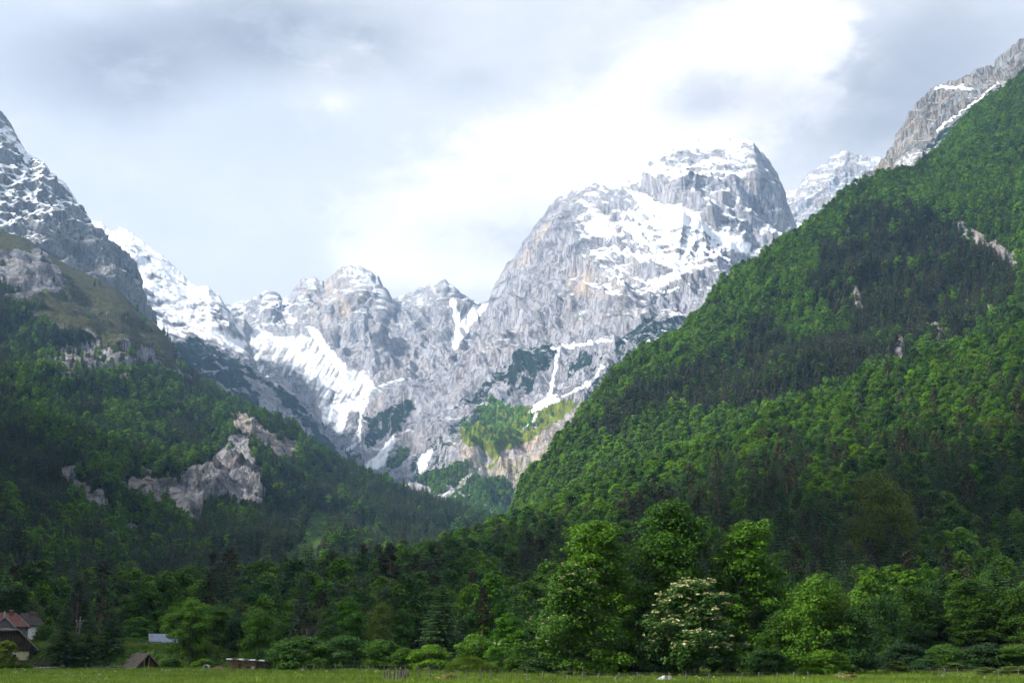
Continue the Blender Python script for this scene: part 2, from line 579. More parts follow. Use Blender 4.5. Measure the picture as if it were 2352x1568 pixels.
def mask_main(A, p, N, px, py):
    nz = N[:, 2]
    n1 = fbm(p / 130, 4, 0.6)
    n2 = fbm(p / 45 + 8, 4, 0.6)
    wx, wy = wob(px, py, 22, 45)
    vx, vy = wob(px, py, 8, 14, 3)
    snow = np.zeros(len(p))
    # ledge snow: lies where the ground is less steep, more of it higher up
    up = sstep(-py, -900, -380)
    cover = 0.10 + 0.62 * up
    right = sstep(px, 1290, 1420)
    mid = sstep(-py, -700, -640) * right
    cover = cover * (0.50 + 0.36 * right) + 0.13 * mid
    cover += 0.26 * pm(wx, wy, [(520, 690), (625, 670), (700, 720), (730, 775), (640, 790), (560, 770)], 20)
    cover += 0.20 * pm(wx, wy, [(1330, 500), (1480, 490), (1560, 520), (1640, 560), (1690, 585), (1620, 610), (1560, 640), (1500, 650), (1440, 610), (1380, 600), (1330, 560)], 25)
    cover += 0.15 * pm(wx, wy, [(1400, 350), (1520, 330), (1560, 400), (1480, 460), (1340, 470), (1330, 430)], 25)
    cover -= 0.22 * pm(wx, wy, [(1690, 330), (1760, 350), (1800, 430), (1800, 540), (1740, 430)], 18)
    cover -= 0.26 * pm(wx, wy, [(1560, 322), (1700, 318), (1760, 350), (1790, 420), (1700, 450), (1600, 440), (1500, 470), (1450, 430)], 18)
    cover -= 0.35 * pm(wx, wy, [(1110, 690), (1230, 520), (1300, 450), (1330, 520), (1280, 650), (1180, 740)], 25)
    steep = (nz - 0.46) * 1.5
    snow = 0.5 + (cover - 0.62) + steep * 0.95 + 0.26 * n1 + 0.14 * n2
    streak = fbm(np.stack([(px + 0.55 * py) / 9, (py - 0.3 * px) / 60, np.zeros(len(px))], 1), 4, 0.6)
    for poly, w in SNOWFIELDS:
        if poly is SNOWFIELDS[0][0]:
            w = np.clip(0.74 + 0.75 * streak - 0.25 * pm(wx, wy, [(590, 800), (640, 800), (740, 900), (735, 940), (690, 905), (590, 850)], 25), 0.2, 1.0)
        snow = np.maximum(snow, w * pm(vx, vy, poly, 4) * 1.0)
    for pts, w in (([(1272, 798), (1320, 792), (1360, 786), (1402, 780)], 6), ([(1385, 840), (1352, 882), (1285, 915), (1250, 932), (1212, 948)], 5),
                   ([(1235, 950), (1200, 987)], 3), ([(1460, 802), (1490, 784)], 4), ([(900, 1003), (938, 986)], 3), ([(1012, 1142), (1050, 1110), (1100, 1078)], 1.6),
                   ([(1040, 690), (1052, 740), (1046, 795)], 8), ([(720, 760), (745, 800), (790, 850)], 12), ([(1282, 800), (1275, 850), (1262, 905)], 6),
                   ([(870, 885), (905, 875), (940, 868)], 3), ([(1500, 680), (1560, 660)], 3), ([(830, 930), (826, 1010), (800, 1030)], 4)):
        snow = np.maximum(snow, 0.95 * lm(vx, vy, pts, w))
    snow *= 1 - 0.9 * pm(vx, vy, [(640, 868), (690, 872), (735, 918), (722, 935), (690, 905)], 8)
    low = sstep(py, 800, 900)
    A['snow'] = np.clip(snow, 0, 1.1)
    pine = np.zeros(len(p))
    for poly, w in (
            ([(1145, 835), (1200, 800), (1260, 785), (1284, 800), (1277, 830), (1250, 870), (1215, 905), (1170, 900), (1150, 940), (1060, 945), (1110, 880)], 0.85),
            ([(1290, 855), (1335, 800), (1385, 797), (1372, 850), (1300, 895)], 0.8),
            ([(1400, 785), (1460, 740), (1600, 715), (1640, 730), (1440, 860), (1380, 915), (1320, 940), (1350, 888), (1400, 835)], 0.95),
            ([(1480, 700), (1560, 640), (1610, 670), (1590, 745), (1500, 770)], 0.56),
            ([(835, 960), (900, 920), (962, 915), (950, 960), (900, 1000), (835, 1035)], 0.85),
            ([(760, 1000), (830, 985), (835, 1065), (790, 1055)], 0.70),
            ([(880, 1085), (950, 1050), (990, 1000), (1060, 955), (1085, 930), (1115, 955), (1050, 1010), (1005, 1090), (940, 1115)], 0.75),
            ([(960, 980), (1080, 895), (1180, 818), (1190, 832), (1090, 915), (1000, 985)], 0.75),
            ([(1180, 1080), (1260, 1060), (1300, 1010), (1260, 1120), (1190, 1180), (1120, 1120)], 0.52),
            ([(600, 860), (640, 895), (725, 950), (770, 1040), (820, 1060), (800, 1080), (700, 1000)], 0.85)):
        pine = np.maximum(pine, w * pm(wx, wy, poly, 9))
    A['pine'] = np.clip(pine * 0.68 + 0.30 * n1 * (pine > 0.2), 0, 1) * (1 - np.clip(A['snow'] - 0.5, 0, 0.5) * 2 * (pine < 0.9))
    wood = np.zeros(len(p))
    for poly, w in FAR_WOODS:
        wood = np.maximum(wood, w * pm(wx, wy, poly, 7))
    A['stand'] = wood.copy()
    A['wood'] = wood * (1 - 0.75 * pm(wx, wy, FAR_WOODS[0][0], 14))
    A['grass'] = 0.85 * pm(wx, wy, [(1050, 1000), (1090, 940), (1290, 915), (1330, 925), (1230, 1010), (1130, 1050)], 14) + 0.45 * pm(wx, wy, [(940, 1110), (1040, 1040), (1250, 1060), (1250, 1200), (1000, 1200)], 14)  # first outline: bright grass standing in for the sunlit patch
    A['warm'] = np.clip(0.15 + 0.35 * n1 + 0.75 * pm(wx, wy, [(1030, 1010), (1150, 1030), (1260, 955), (1360, 920), (1330, 990), (1240, 1100), (1180, 1130), (1080, 1070)], 20)
                        + 0.7 * pm(wx, wy, [(1290, 640), (1400, 618), (1440, 660), (1320, 684)], 14) + 0.6 * lm(wx, wy, [(1262, 500), (1240, 545), (1195, 600)], 10)
                        + 0.55 * pm(wx, wy, [(680, 640), (800, 610), (850, 640), (800, 720), (730, 760), (700, 700)], 20), 0, 1)


FAR_WOODS = [
    ([(1066, 962), (1120, 918), (1190, 932), (1212, 950), (1275, 932), (1262, 962), (1200, 1002), (1150, 1030), (1090, 1020), (1062, 985)], 0.85),
    ([(945, 1112), (1000, 1078), (1062, 1058), (1075, 1090), (1010, 1138)], 0.9),
    ([(1010, 1160), (1080, 1092), (1162, 1098), (1195, 1150), (1185, 1185), (1100, 1230), (1020, 1230)], 0.9),
    ([(875, 1055), (930, 1018), (942, 1050), (900, 1080)], 0.8),
]
main_ridge = [(500, 715, 6900), (520, 706, 6900), (560, 694, 6900), (600, 680, 6950), (622, 669, 7000), (645, 690, 7000), (665, 684, 6950), (680, 660, 6900), (690, 645, 6900), (710, 640, 6900),
              (728, 646, 6900), (745, 650, 6900), (760, 630, 6850), (780, 619, 6850), (800, 611, 6850), (825, 613, 6850), (845, 622, 6850), (870, 632, 6850), (885, 678, 6850), (905, 688, 6750),
              (930, 680, 6650), (950, 672, 6600), (985, 660, 6500), (1005, 655, 6450), (1020, 648, 6400), (1040, 660, 6400), (1060, 676, 6400), (1080, 692, 6400), (1105, 700, 6400),
              (1128, 690, 6000), (1138, 655, 5900), (1150, 630, 5850), (1165, 605, 5800), (1180, 590, 5750), (1205, 560, 5700), (1209, 548, 5700), (1222, 535, 5650), (1240, 512, 5600), (1262, 478, 5600),
              (1285, 458, 5600), (1310, 444, 5600), (1330, 428, 5600), (1360, 402, 5600), (1390, 378, 5600), (1420, 365, 5600), (1450, 345, 5600), (1465, 350, 5600), (1480, 352, 5600), (1500, 338, 5600),
              (1540, 324, 5550), (1600, 320, 5500), (1650, 316, 5450), (1700, 321, 5400), (1730, 330, 5350), (1752, 352, 5350), (1770, 380, 5350), (1785, 400, 5350), (1795, 440, 5350),
              (1805, 472, 5350), (1812, 500, 5350), (1830, 535, 5350), (1900, 600, 5350)]
main_a = [(500, 780, 6300), (640, 775, 6200), (760, 805, 5600), (840, 840, 5400), (1000, 800, 5500), (1105, 780, 5400), (1250, 700, 5150), (1400, 600, 4950), (1550, 520, 4850), (1700, 570, 4800), (1900, 680, 4800)]
main_b = [(500, 900, 5200), (640, 890, 5000), (760, 925, 4950), (850, 925, 4900), (950, 900, 4650), (1105, 850, 4500), (1250, 795, 4450), (1400, 780, 4350), (1550, 740, 4350), (1700, 720, 4350), (1900, 800, 4350)]
main_c = [(500, 1050, 4500), (760, 1050, 4350), (850, 1080, 4200), (960, 1085, 3950), (1060, 1030, 3850), (1200, 1000, 3750), (1330, 960, 3650), (1500, 900, 3650), (1900, 950, 3650)]
main_d = [(500, 1230, 3700), (850, 1200, 3450), (1000, 1180, 3300), (1200, 1230, 3100), (1500, 1200, 2900), (1900, 1200, 2900)]
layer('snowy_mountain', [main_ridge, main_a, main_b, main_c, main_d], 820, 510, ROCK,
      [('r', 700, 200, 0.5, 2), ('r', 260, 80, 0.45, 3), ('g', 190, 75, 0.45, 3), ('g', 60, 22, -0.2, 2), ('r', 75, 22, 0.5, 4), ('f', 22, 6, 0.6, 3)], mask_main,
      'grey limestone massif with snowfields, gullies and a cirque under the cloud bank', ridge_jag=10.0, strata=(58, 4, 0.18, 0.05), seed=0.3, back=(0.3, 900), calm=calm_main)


# ---- pale peak far behind on the right of the massif
def mask_pale(A, p, N, px, py):
    A['snow'] = np.clip(0.36 + (N[:, 2] - 0.5) * 1.1 + 0.3 * fbm(p / 90, 4, 0.6), 0, 1)
    A['warm'] = np.clip(0.3 + fbm(p / 200, 3), 0, 1)


layer('pale_mountain', [[(1770, 470, 7600), (1800, 440, 7600), (1830, 436, 7600), (1850, 404, 7600), (1880, 384, 7600), (1905, 364, 7600), (1940, 346, 7600), (1960, 352, 7600), (1990, 358, 7600), (2040, 365, 7600), (2090, 390, 7600)],
                        [(1770, 600, 6800), (2090, 600, 6800)], [(1770, 760, 6000), (2090, 760, 6000)]], 260, 200, ROCK,
      [('r', 420, 120, 0.5, 4), ('r', 110, 40, 0.5, 4), ('f', 30, 9, 0.7, 3)], mask_pale, 'distant pale peak dusted with snow behind the massif', 5.0, (48, 10, -0.2, 0), seed=2.2)


# ---- snowy dip slope on the left
def mask_dip(A, p, N, px, py):
    n1 = fbm(p / 110, 4, 0.6)
    wx, wy = wob(px, py, 18, 40)
    pine = 0.95 * pm(wx, wy, [(360, 770), (470, 775), (540, 820), (600, 860), (690, 915), (745, 985), (800, 1070), (700, 1040), (620, 980), (520, 900), (400, 850)], 14)
    rockstrip = pm(wx, wy, [(560, 850), (610, 880), (680, 960), (720, 1000), (690, 1000), (620, 950)], 10)
    lowf = sstep(py - 0.25 * px, 660, 760)
    A['snow'] = np.clip(0.64 + (N[:, 2] - 0.55) * 1.6 + 0.34 * n1 - 0.55 * lowf - 0.18 * pm(wx, wy, [(440, 660), (520, 690), (560, 760), (480, 760)], 15), 0, 1) * (1 - pine)
    ph = (p[:, 2] + 0.42 * p[:, 0] + 30 * fbm(p / 400, 3)) / 34
    band = 1 - np.abs((ph - np.floor(ph)) * 2 - 1)
    A['snow'] -= 0.42 * sstep(band, 0.62, 0.95) * sstep(fbm(p / 160 + 7, 3), -0.15, 0.25)
    A['pine'] = np.clip(pine * 0.72 - 0.5 * rockstrip + 0.3 * n1 * (pine > 0.1), 0, 1)
    A['warm'] = np.clip(0.1 + 0.3 * n1, 0, 1)


layer('snowy_ridge', [[(150, 500, 5600), (205, 508, 5600), (235, 512, 5600), (256, 531, 5550), (275, 520, 5500), (300, 531, 5450), (330, 556, 5400), (370, 586, 5300), (400, 612, 5250), (430, 642, 5200), (450, 655, 5150),
                      (480, 656, 5100), (500, 676, 5100), (515, 696, 5050), (530, 716, 5000), (545, 742, 4950), (560, 766, 4900), (575, 810, 4800), (590, 852, 4700), (640, 888, 4500), (690, 914, 4350), (725, 948, 4250), (745, 985, 4150), (770, 1035, 4050), (830, 1110, 3900)],
                     [(150, 660, 4700), (330, 740, 4500), (480, 850, 4250), (560, 905, 4150), (640, 950, 4050), (720, 1010, 3950), (770, 1070, 3900), (830, 1150, 3800)],
                     [(150, 860, 4000), (400, 920, 3900), (600, 1020, 3800), (770, 1110, 3750), (830, 1200, 3700)]], 370, 290, ROCK,
      [('r', 420, 80, 0.6, 3), ('r', 120, 22, 0.6, 4), ('f', 30, 6, 0.8, 3)], mask_dip, 'snow covered dip slope with dark rock bands beyond the grey rock wall', 6.0, (34, 9, 0.42, 0.02), seed=4.1)


# ---- grey rock wall at the left edge
def mask_wall(A, p, N, px, py):
    n1 = fbm(p / 90, 4, 0.6)
    n2 = fbm(p / 35 + 3, 3, 0.6)
    hi = sstep(-(py + 0.25 * px), -640, -480)
    A['snow'] = np.clip(0.06 + 0.36 * hi + (N[:, 2] - 0.42) * 1.5 * (0.4 + hi) + 0.3 * n1 + 0.2 * n2, 0, 1)
    A['warm'] = np.clip(0.1 + 0.5 * n1, 0, 1)
    A['grass'] = 0.7 * sstep(py + 0.0 * px, 700, 760)


layer('rocky_mountain', [[(-420, -160, 3900), (-200, 60, 3900), (-60, 200, 3900), (0, 252, 3900), (15, 264, 3900), (40, 312, 3900), (60, 350, 3900), (90, 370, 3900), (120, 402, 3900), (145, 421, 3900), (165, 446, 3900), (180, 470, 3900), (190, 492, 3880),
                         (205, 522, 3860), (225, 546, 3850), (250, 570, 3830), (270, 592, 3800), (290, 632, 3750), (300, 662, 3700), (312, 692, 3650), (335, 715, 3600), (400, 800, 3500)],
                        [(-420, 240, 3600), (0, 430, 3600), (150, 540, 3560), (250, 640, 3500), (335, 760, 3420), (400, 860, 3400)],
                        [(-420, 560, 3250), (0, 600, 3250), (150, 680, 3230), (250, 740, 3200), (335, 820, 3150), (400, 910, 3100)]], 370, 300, ROCK_L,
      [('r', 380, 120, 0.4, 4), ('r', 110, 46, 0.4, 4), ('r', 36, 15, 0.5, 3), ('f', 14, 4, 0.8, 2)], mask_wall, 'steep grey rock wall streaked with ledge snow above a grassy shoulder', 4.0, (44, 10, 0.35, 0.1), seed=6.3, x0=-260)

# ---- wooded slope with grassy shoulder on the left
G_OUT = [([(520, 1050), (525, 1000), (555, 1000), (590, 1060), (610, 1120), (602, 1155), (570, 1150), (545, 1120), (530, 1085)], 1.0),
         ([(285, 1112), (330, 1080), (400, 1097), (430, 1060), (500, 1040), (520, 1000), (555, 1000), (590, 1060), (608, 1120), (600, 1152), (545, 1150), (500, 1138), (470, 1172), (435, 1192), (400, 1160), (340, 1140)], 0.66),
         ([(285, 1112), (330, 1082), (385, 1100), (440, 1140), (470, 1165), (450, 1195), (425, 1180), (380, 1150), (330, 1140)], 1.0), ([(425, 1065), (480, 1045), (505, 1080), (520, 1130), (490, 1135), (455, 1110)], 0.85),
         ([(133, 1045), (155, 1063), (187, 1110), (215, 1130), (228, 1112), (243, 1130), (247, 1168), (215, 1167), (165, 1127), (140, 1085)], 1.0),
         ([(518, 938), (560, 958), (620, 985), (682, 1008), (678, 1047), (640, 1042), (590, 1022), (545, 990)], 1.0),
         ([(255, 1175), (300, 1195), (340, 1225), (310, 1215)], 0.9),
         ([(70, 800), (200, 780), (330, 830), (300, 860), (150, 870)], 0.55)]
G_CLEAR = [([(690, 1225), (715, 1190), (730, 1160), (746, 1172), (742, 1250), (720, 1300), (650, 1320), (662, 1270)], 1.0),
           ([(715, 1080), (765, 1083), (775, 1102), (730, 1100)], 0.9), ([(700, 1105), (730, 1108), (735, 1135), (712, 1140)], 0.5)]


def mask_left(A, p, N, px, py):
    n1 = fbm(p / 90, 4, 0.6)
    wx, wy = wob(px, py, 26, 30)
    out = np.zeros(len(p))
    for poly, w in G_OUT:
        out = np.maximum(out, w * pm(wx, wy, poly, 5))
    clear = np.zeros(len(p))
    for poly, w in G_CLEAR:
        clear = np.maximum(clear, w * pm(wx, wy, poly, 6))
    # the line above which trees thin out to grass and cliffs
    tl = np.interp(px, [-600, 0, 60, 150, 250, 330, 400, 470, 560, 700, 3000], [700, 650, 700, 740, 800, 830, 850, 860, 900, 900, 600])
    wood = sstep(py + 60 * n1, tl - 25, tl + 45)
    cliff = pm(wx, wy, [(-60, 570), (90, 575), (160, 640), (150, 665), (60, 672), (-60, 665)], 12) + 0.8 * sstep(0.50 - N[:, 2], -0.05, 0.08)
    A['wood'] = np.clip(wood * (1 - out) * (1 - clear), 0, 1)
    A['grass'] = np.clip((1 - wood) * (0.85 - 0.8 * cliff + 0.5 * n1), 0, 1) + clear
    A['grass'] *= 1 - out
    A['grass'] += out * np.clip(0.22 + 0.9 * fbm(p / 30, 3, 0.6), 0, 0.55)
    A['warm'] = np.clip(0.12 + 0.6 * n1 + 0.9 * pm(wx, wy, [(470, 1150), (500, 1150), (490, 1175), (460, 1180)], 6) + 0.6 * pm(wx, wy, G_OUT[5][0], 8) + 0.4 * pm(wx, wy, G_OUT[4][0], 8), 0, 1)
    A['out'] = out
    A['clear'] = clear
    A['brown'] = (1 - clear) * 0.9


left_ridge = [(-900, 300, 2700), (-300, 470, 2950), (0, 532, 3000), (50, 545, 3000), (80, 563, 3000), (110, 586, 2980), (150, 606, 2960), (180, 620, 2950), (230, 642, 2930), (270, 666, 2900), (300, 692, 2880), (330, 722, 2850), (360, 744, 2820), (390, 784, 2780), (410, 826, 2750),
              (430, 858, 2730), (470, 886, 2700), (510, 912, 2680), (560, 938, 2650), (620, 978, 2620), (680, 1008, 2600), (720, 1030, 2580), (760, 1052, 2560), (800, 1080, 2540), (850, 1106, 2500), (900, 1122, 2480), (950, 1142, 2460), (1000, 1163, 2440), (1050, 1190, 2420), (1130, 1230, 2400), (1260, 1300, 2380)]
layer('wooded_mountain', [left_ridge,
                          [(-900, 600, 2100), (0, 690, 2500), (150, 740, 2450), (300, 830, 2350), (450, 940, 2250), (560, 1000, 2230), (700, 1080, 2200), (850, 1150, 2200), (1000, 1200, 2200), (1260, 1330, 2200)],
                          [(-900, 900, 1500), (0, 980, 1780), (150, 1010, 1760), (300, 1060, 1720), (450, 1050, 1800), (600, 1060, 1880), (700, 1150, 1850), (850, 1210, 1900), (1000, 1250, 1950), (1260, 1350, 2050)],
                          [(-900, 1150, 1000), (0, 1190, 1150), (150, 1220, 1200), (300, 1220, 1420), (450, 1190, 1560), (600, 1190, 1600), (700, 1260, 1600), (850, 1290, 1650), (1000, 1310, 1750), (1260, 1380, 1800)],
                          [(-900, 1500, 520), (0, 1480, 700), (300, 1460, 800), (500, 1430, 1000), (700, 1430, 1100), (1000, 1430, 1200), (1260, 1440, 1300)]], 430, 320, CRAG,
      [('r', 420, 70, 0.8, 3), ('r', 130, 26, 0.8, 3), ('r', 40, 8, 0.8, 3)], mask_left, 'wooded slope with pale rock outcrops and a grassy brown shoulder at its top', 3.0, (38, 5, 0.2, 0.1), seed=8.8,
      crag=lambda x, y: np.clip(sum(w * pm(x, y, poly, 12) for poly, w in G_OUT) + 0.8 * pm(x, y, [(-60, 570), (90, 575), (160, 640), (150, 668), (60, 675), (-60, 668)], 14), 0, 1))

# ---- rock towers behind the right slope
def mask_tower(A, p, N, px, py):
    n1 = fbm(p / 60, 4, 0.6)
    vx, vy = wob(px, py, 7, 14, 2)
    s = 0.12 + (N[:, 2] - 0.42) * 1.0 + 0.35 * n1
    s = np.maximum(s, 0.95 * lm(vx, vy, [(2150, 203), (2190, 200), (2232, 206)], 4))
    s = np.maximum(s, 0.95 * lm(vx, vy, [(2290, 190), (2250, 226), (2200, 262), (2150, 300)], 3))
    s = np.maximum(s, 0.62 * pm(vx, vy, [(2040, 385), (2070, 355), (2110, 330), (2120, 350), (2090, 390)], 10))
    A['snow'] = np.clip(s, 0, 1)
    A['pine'] = 0.9 * pm(vx, vy, [(2110, 370), (2130, 330), (2200, 270), (2290, 205), (2400, 140), (2400, 400), (2100, 400)], 10)
    A['warm'] = np.clip(0.3 + n1, 0, 1)


layer('rock_tower_mountain', [[(2000, 400, 3300), (2040, 384, 3300), (2065, 350, 3300), (2085, 320, 3300), (2094, 290, 3280), (2108, 256, 3250), (2122, 226, 3230), (2140, 206, 3200), (2180, 195, 3200), (2230, 191, 3180), (2262, 180, 3150), (2300, 166, 3120), (2310, 150, 3110), (2322, 120, 3100), (2336, 104, 3100), (2352, 92, 3100), (2450, 20, 3050), (2700, -200, 3000)],
                              [(2000, 450, 3000), (2100, 330, 3000), (2200, 260, 2950), (2300, 210, 2900), (2400, 150, 2850), (2700, 0, 2800)],
                              [(2000, 600, 2500), (2100, 520, 2500), (2300, 400, 2450), (2700, 300, 2400)]], 260, 240, ROCK_L,
      [('r', 300, 90, 0.35, 4), ('r', 90, 36, 0.4, 4), ('r', 28, 9, 0.5, 3)], mask_tower, 'grey rock towers with snow gullies above the beech slope', 3.0, (40, 7, -0.2, 0), seed=10.4)

# ---- steep beech and pine slope on the right
H_OUT = [([(2178, 498), (2232, 520), (2330, 578), (2352, 622), (2300, 602), (2220, 552)], 0.85), ([(1955, 650), (1975, 655), (1985, 725), (1965, 715)], 0.8), ([(1880, 738), (1900, 750), (1915, 790), (1895, 785)], 0.7),
         ([(2050, 760), (2085, 770), (2075, 835), (2045, 820)], 0.7), ([(2110, 730), (2160, 740), (2190, 790), (2140, 770)], 0.6), ([(2250, 690), (2290, 700), (2280, 740)], 0.6)]


def mask_right(A, p, N, px, py):
    wx, wy = wob(px, py, 12, 24)
    out = np.zeros(len(p))
    for poly, w in H_OUT:
        out = np.maximum(out, w * pm(wx, wy, poly, 5))
    A['wood'] = 1 - out
    A['warm'] = np.full(len(p), 0.5)
    A['out'] = out


def drop(curve, h):
    return [(x, y + h * F / D, D) for x, y, D in curve]


right_ridge = drop([(1080, 1260, 1550), (1180, 1200, 1550), (1230, 1150, 1560), (1260, 1085, 1570), (1290, 1035, 1590), (1330, 965, 1620), (1370, 925, 1650), (1390, 880, 1660), (1440, 822, 1700), (1500, 785, 1740), (1560, 762, 1780), (1610, 718, 1800), (1640, 680, 1820), (1650, 652, 1830), (1700, 612, 1850),
                    (1750, 580, 1880), (1800, 542, 1900), (1850, 512, 1920), (1890, 482, 1940), (1930, 440, 1960), (1980, 406, 1980), (2040, 390, 2000), (2100, 380, 2050), (2150, 345, 2150), (2200, 285, 2250), (2240, 240, 2300), (2290, 212, 2320), (2352, 160, 2350), (2500, 20, 2350), (2800, -150, 2200)], 9)
layer('beech_hill', [right_ridge,
                     [(1080, 1270, 1450), (1230, 1190, 1460), (1330, 1040, 1500), (1440, 930, 1560), (1600, 830, 1630), (1750, 740, 1680), (1900, 640, 1720), (2050, 560, 1760), (2200, 480, 1850), (2352, 400, 1900), (2800, 150, 1800)],
                     [(1080, 1280, 1350), (1230, 1215, 1360), (1330, 1120, 1400), (1440, 1030, 1440), (1600, 950, 1500), (1750, 870, 1530), (1900, 790, 1540), (2050, 720, 1560), (2200, 650, 1600), (2352, 580, 1640), (2800, 400, 1500)],
                     [(1080, 1330, 1150), (1300, 1230, 1200), (1500, 1120, 1230), (1700, 1050, 1260), (1900, 970, 1280), (2100, 900, 1300), (2352, 830, 1320), (2800, 700, 1200)]], 300, 210, CRAG,
      [('r', 340, 55, 0.8, 3), ('r', 110, 22, 0.8, 3), ('r', 36, 6, 0.8, 2)], mask_right, 'steep slope of bright green beech and dark pine below the rock towers', 2.0, seed=12.9,
      crag=lambda x, y: np.clip(sum(w * pm(x, y, poly, 12) for poly, w in H_OUT), 0, 1) * 0.7)

# ---- near wooded rise
def mask_near(A, p, N, px, py):
    clear = sstep(-p[:, 1], -330, -250) * sstep(-p[:, 0], -10, 30) + sstep(-p[:, 1], -186, -178) * sstep(p[:, 0], 40, 55)
    clear = np.clip(clear + sstep(-p[:, 1], -352, -344) * sstep(-p[:, 0], 62, 68) * sstep(p[:, 0], -102, -96), 0, 1)
    A['wood'] = 1 - clear
    A['grass'] = clear


near_ridge = drop([(-700, 1420, 620), (0, 1405, 640), (200, 1402, 660), (300, 1372, 680), (400, 1346, 700), (500, 1334, 720), (600, 1322, 740), (700, 1306, 760), (800, 1288, 780), (900, 1272, 800), (1000, 1244, 830), (1100, 1214, 860), (1200, 1186, 890), (1300, 1134, 930), (1400, 1084, 960), (1500, 1044, 990), (1600, 1014, 1010),
                   (1700, 964, 1030), (1800, 924, 1050), (1900, 894, 1060), (2000, 844, 1070), (2100, 815, 1080), (2200, 782, 1080), (2280, 752, 1080), (2352, 712, 1080), (2500, 640, 1080), (3000, 400, 1050)], 13)
layer('near_hill', [near_ridge,
                    [(-700, 1462, 420), (0, 1458, 440), (400, 1440, 460), (700, 1424, 480), (1000, 1390, 520), (1200, 1350, 560), (1400, 1300, 610), (1600, 1250, 640), (1800, 1190, 660), (2000, 1140, 670), (2200, 1100, 670), (2352, 1060, 670), (3000, 900, 600)],
                    [(-700, 1494, 330), (450, 1492, 330), (700, 1485, 330), (1000, 1475, 330), (1300, 1450, 340), (1500, 1430, 350), (1800, 1425, 350), (2100, 1415, 340), (2352, 1410, 330), (3000, 1340, 280)],
                    [(-700, 1500, 258), (450, 1500, 258), (700, 1510, 258), (1000, 1510, 258), (1300, 1505, 258), (1500, 1500, 258), (1800, 1492, 250), (2100, 1494, 245), (2352, 1492, 240), (3000, 1480, 210)],
                    [(-700, 1536, 212), (1300, 1536, 212), (1800, 1537.5, 205), (2100, 1541.5, 186), (2352, 1545, 172), (3000, 1557, 140)],
                    [(-700, 1552, 204), (1300, 1552, 204), (1800, 1554, 197), (2100, 1558, 178), (2352, 1562, 164), (3000, 1577, 132)]], 320, 170, CRAG,
      [('r', 200, 8, 0.8, 3), ('f', 40, 2.0, 0.8, 2)], mask_near, 'gently rising wooded ground behind the meadow', 0.0, seed=14.2, back=(0.3, 250))
_nl = LAY['near_hill']
_near_bvh = BVHTree.FromPolygons(_nl['P'].reshape(-1, 3).tolist(), _nl['Q'].tolist())


def ground_z(x, y):
    hit = _near_bvh.ray_cast(Vector((x, y, 3000)), Vector((0, 0, -1)))
    return max(0.0, hit[0].z) if hit[0] is not None else 0.0


# ---- the ranges that go on beside the camera, outside the picture
def flank(name, xs, zs, y0, y1, label, side, crest=None):
    nx, ny = 60, 90
    t = np.linspace(0, 1, nx)
    Y = np.linspace(y0, y1, ny)
    X = np.interp(t, np.linspace(0, 1, len(xs)), xs)
    Z = np.interp(t, np.linspace(0, 1, len(zs)), zs)
    gx, gy = np.meshgrid(X, Y)
    gz = np.broadcast_to(Z, gx.shape).copy()
    p = np.stack([gx, gy, gz], -1).reshape(-1, 3)
    if crest:
        p[:, 2] *= np.interp(p[:, 1], crest[0], crest[1])
    p[:, 2] += (110 * ridged(p / 700 + 3, 4) - 60) * sstep(p[:, 2], 5, 300)
    lim = np.maximum(p[:, 1], 0) * 0.46 + 60
    p[:, 0] = np.where(p[:, 0] * side < lim, lim * side, p[:, 0])
    p[:, 0] += side * 120 * np.abs(fbm(p / 900 + 31, 3)) * sstep(p[:, 2], 5, 200)
    idx = np.arange(nx * ny).reshape(ny, nx)
    Q = np.stack([idx[:-1, :-1], idx[:-1, 1:], idx[1:, 1:], idx[1:, :-1]], -1).reshape(-1, 4)
    A = {k: np.zeros(len(p)) for k in ('snow', 'pine', 'warm', 'grass', 'wood')}
    A['wood'] = sstep(-p[:, 2], -900, -700)
    A['snow'] = 0.3 * sstep(p[:, 2], 900, 1300)
    tag(link(name, mesh_np(name, p, Q, [CRAG], True, A)), label, 'mountain', kind='structure')


flank('valley_side_mountain', [-3000, -2300, -1750, -1500, -1150, -750, -330], [300, 1050, 1420, 1350, 850, 380, -2], -3200, 1500, 'unseen wooded mountain range along the sunward side, crest shaped to shade the valley', -1, ([-3200, -1200, -265, -140, 0, 200, 340, 1000, 1500], [0.8, 0.70, 0.63, 0.93, 1.2, 1.15, 0.86, 0.84, 0.84]))  # out of view; crest heights set to shade the near hill, sun the foreground
flank('valley_side_mountain.001', [330, 620, 950, 1250, 1700, 2400], [-2, 170, 420, 800, 1100, 400], -2600, 250, 'wooded mountain range along the shady side of the valley', 1)

# ------------------------------------------------------------------ ground sheet
def simple_mat(name, c1, c2, scale, rough=0.85, detail=5, stretch=(1, 1, 1), bmp=0.0, spec=0.2, lo=0.38, hi=0.62, metal=0.0):
    m, nt, out = new_mat(name)
    co = nt.scaled(nt.new('ShaderNodeTexCoord').outputs['Object'], stretch)
    n = nt.noise(co, scale, detail, 0.62)
    c = nt.mix(nt.ss(n, lo, hi), c1, c2)
    nm = bump(nt, n, 0.6, bmp) if bmp else None
    bsdf(nt, out, c, rough, spec, nm, metal)
    return m


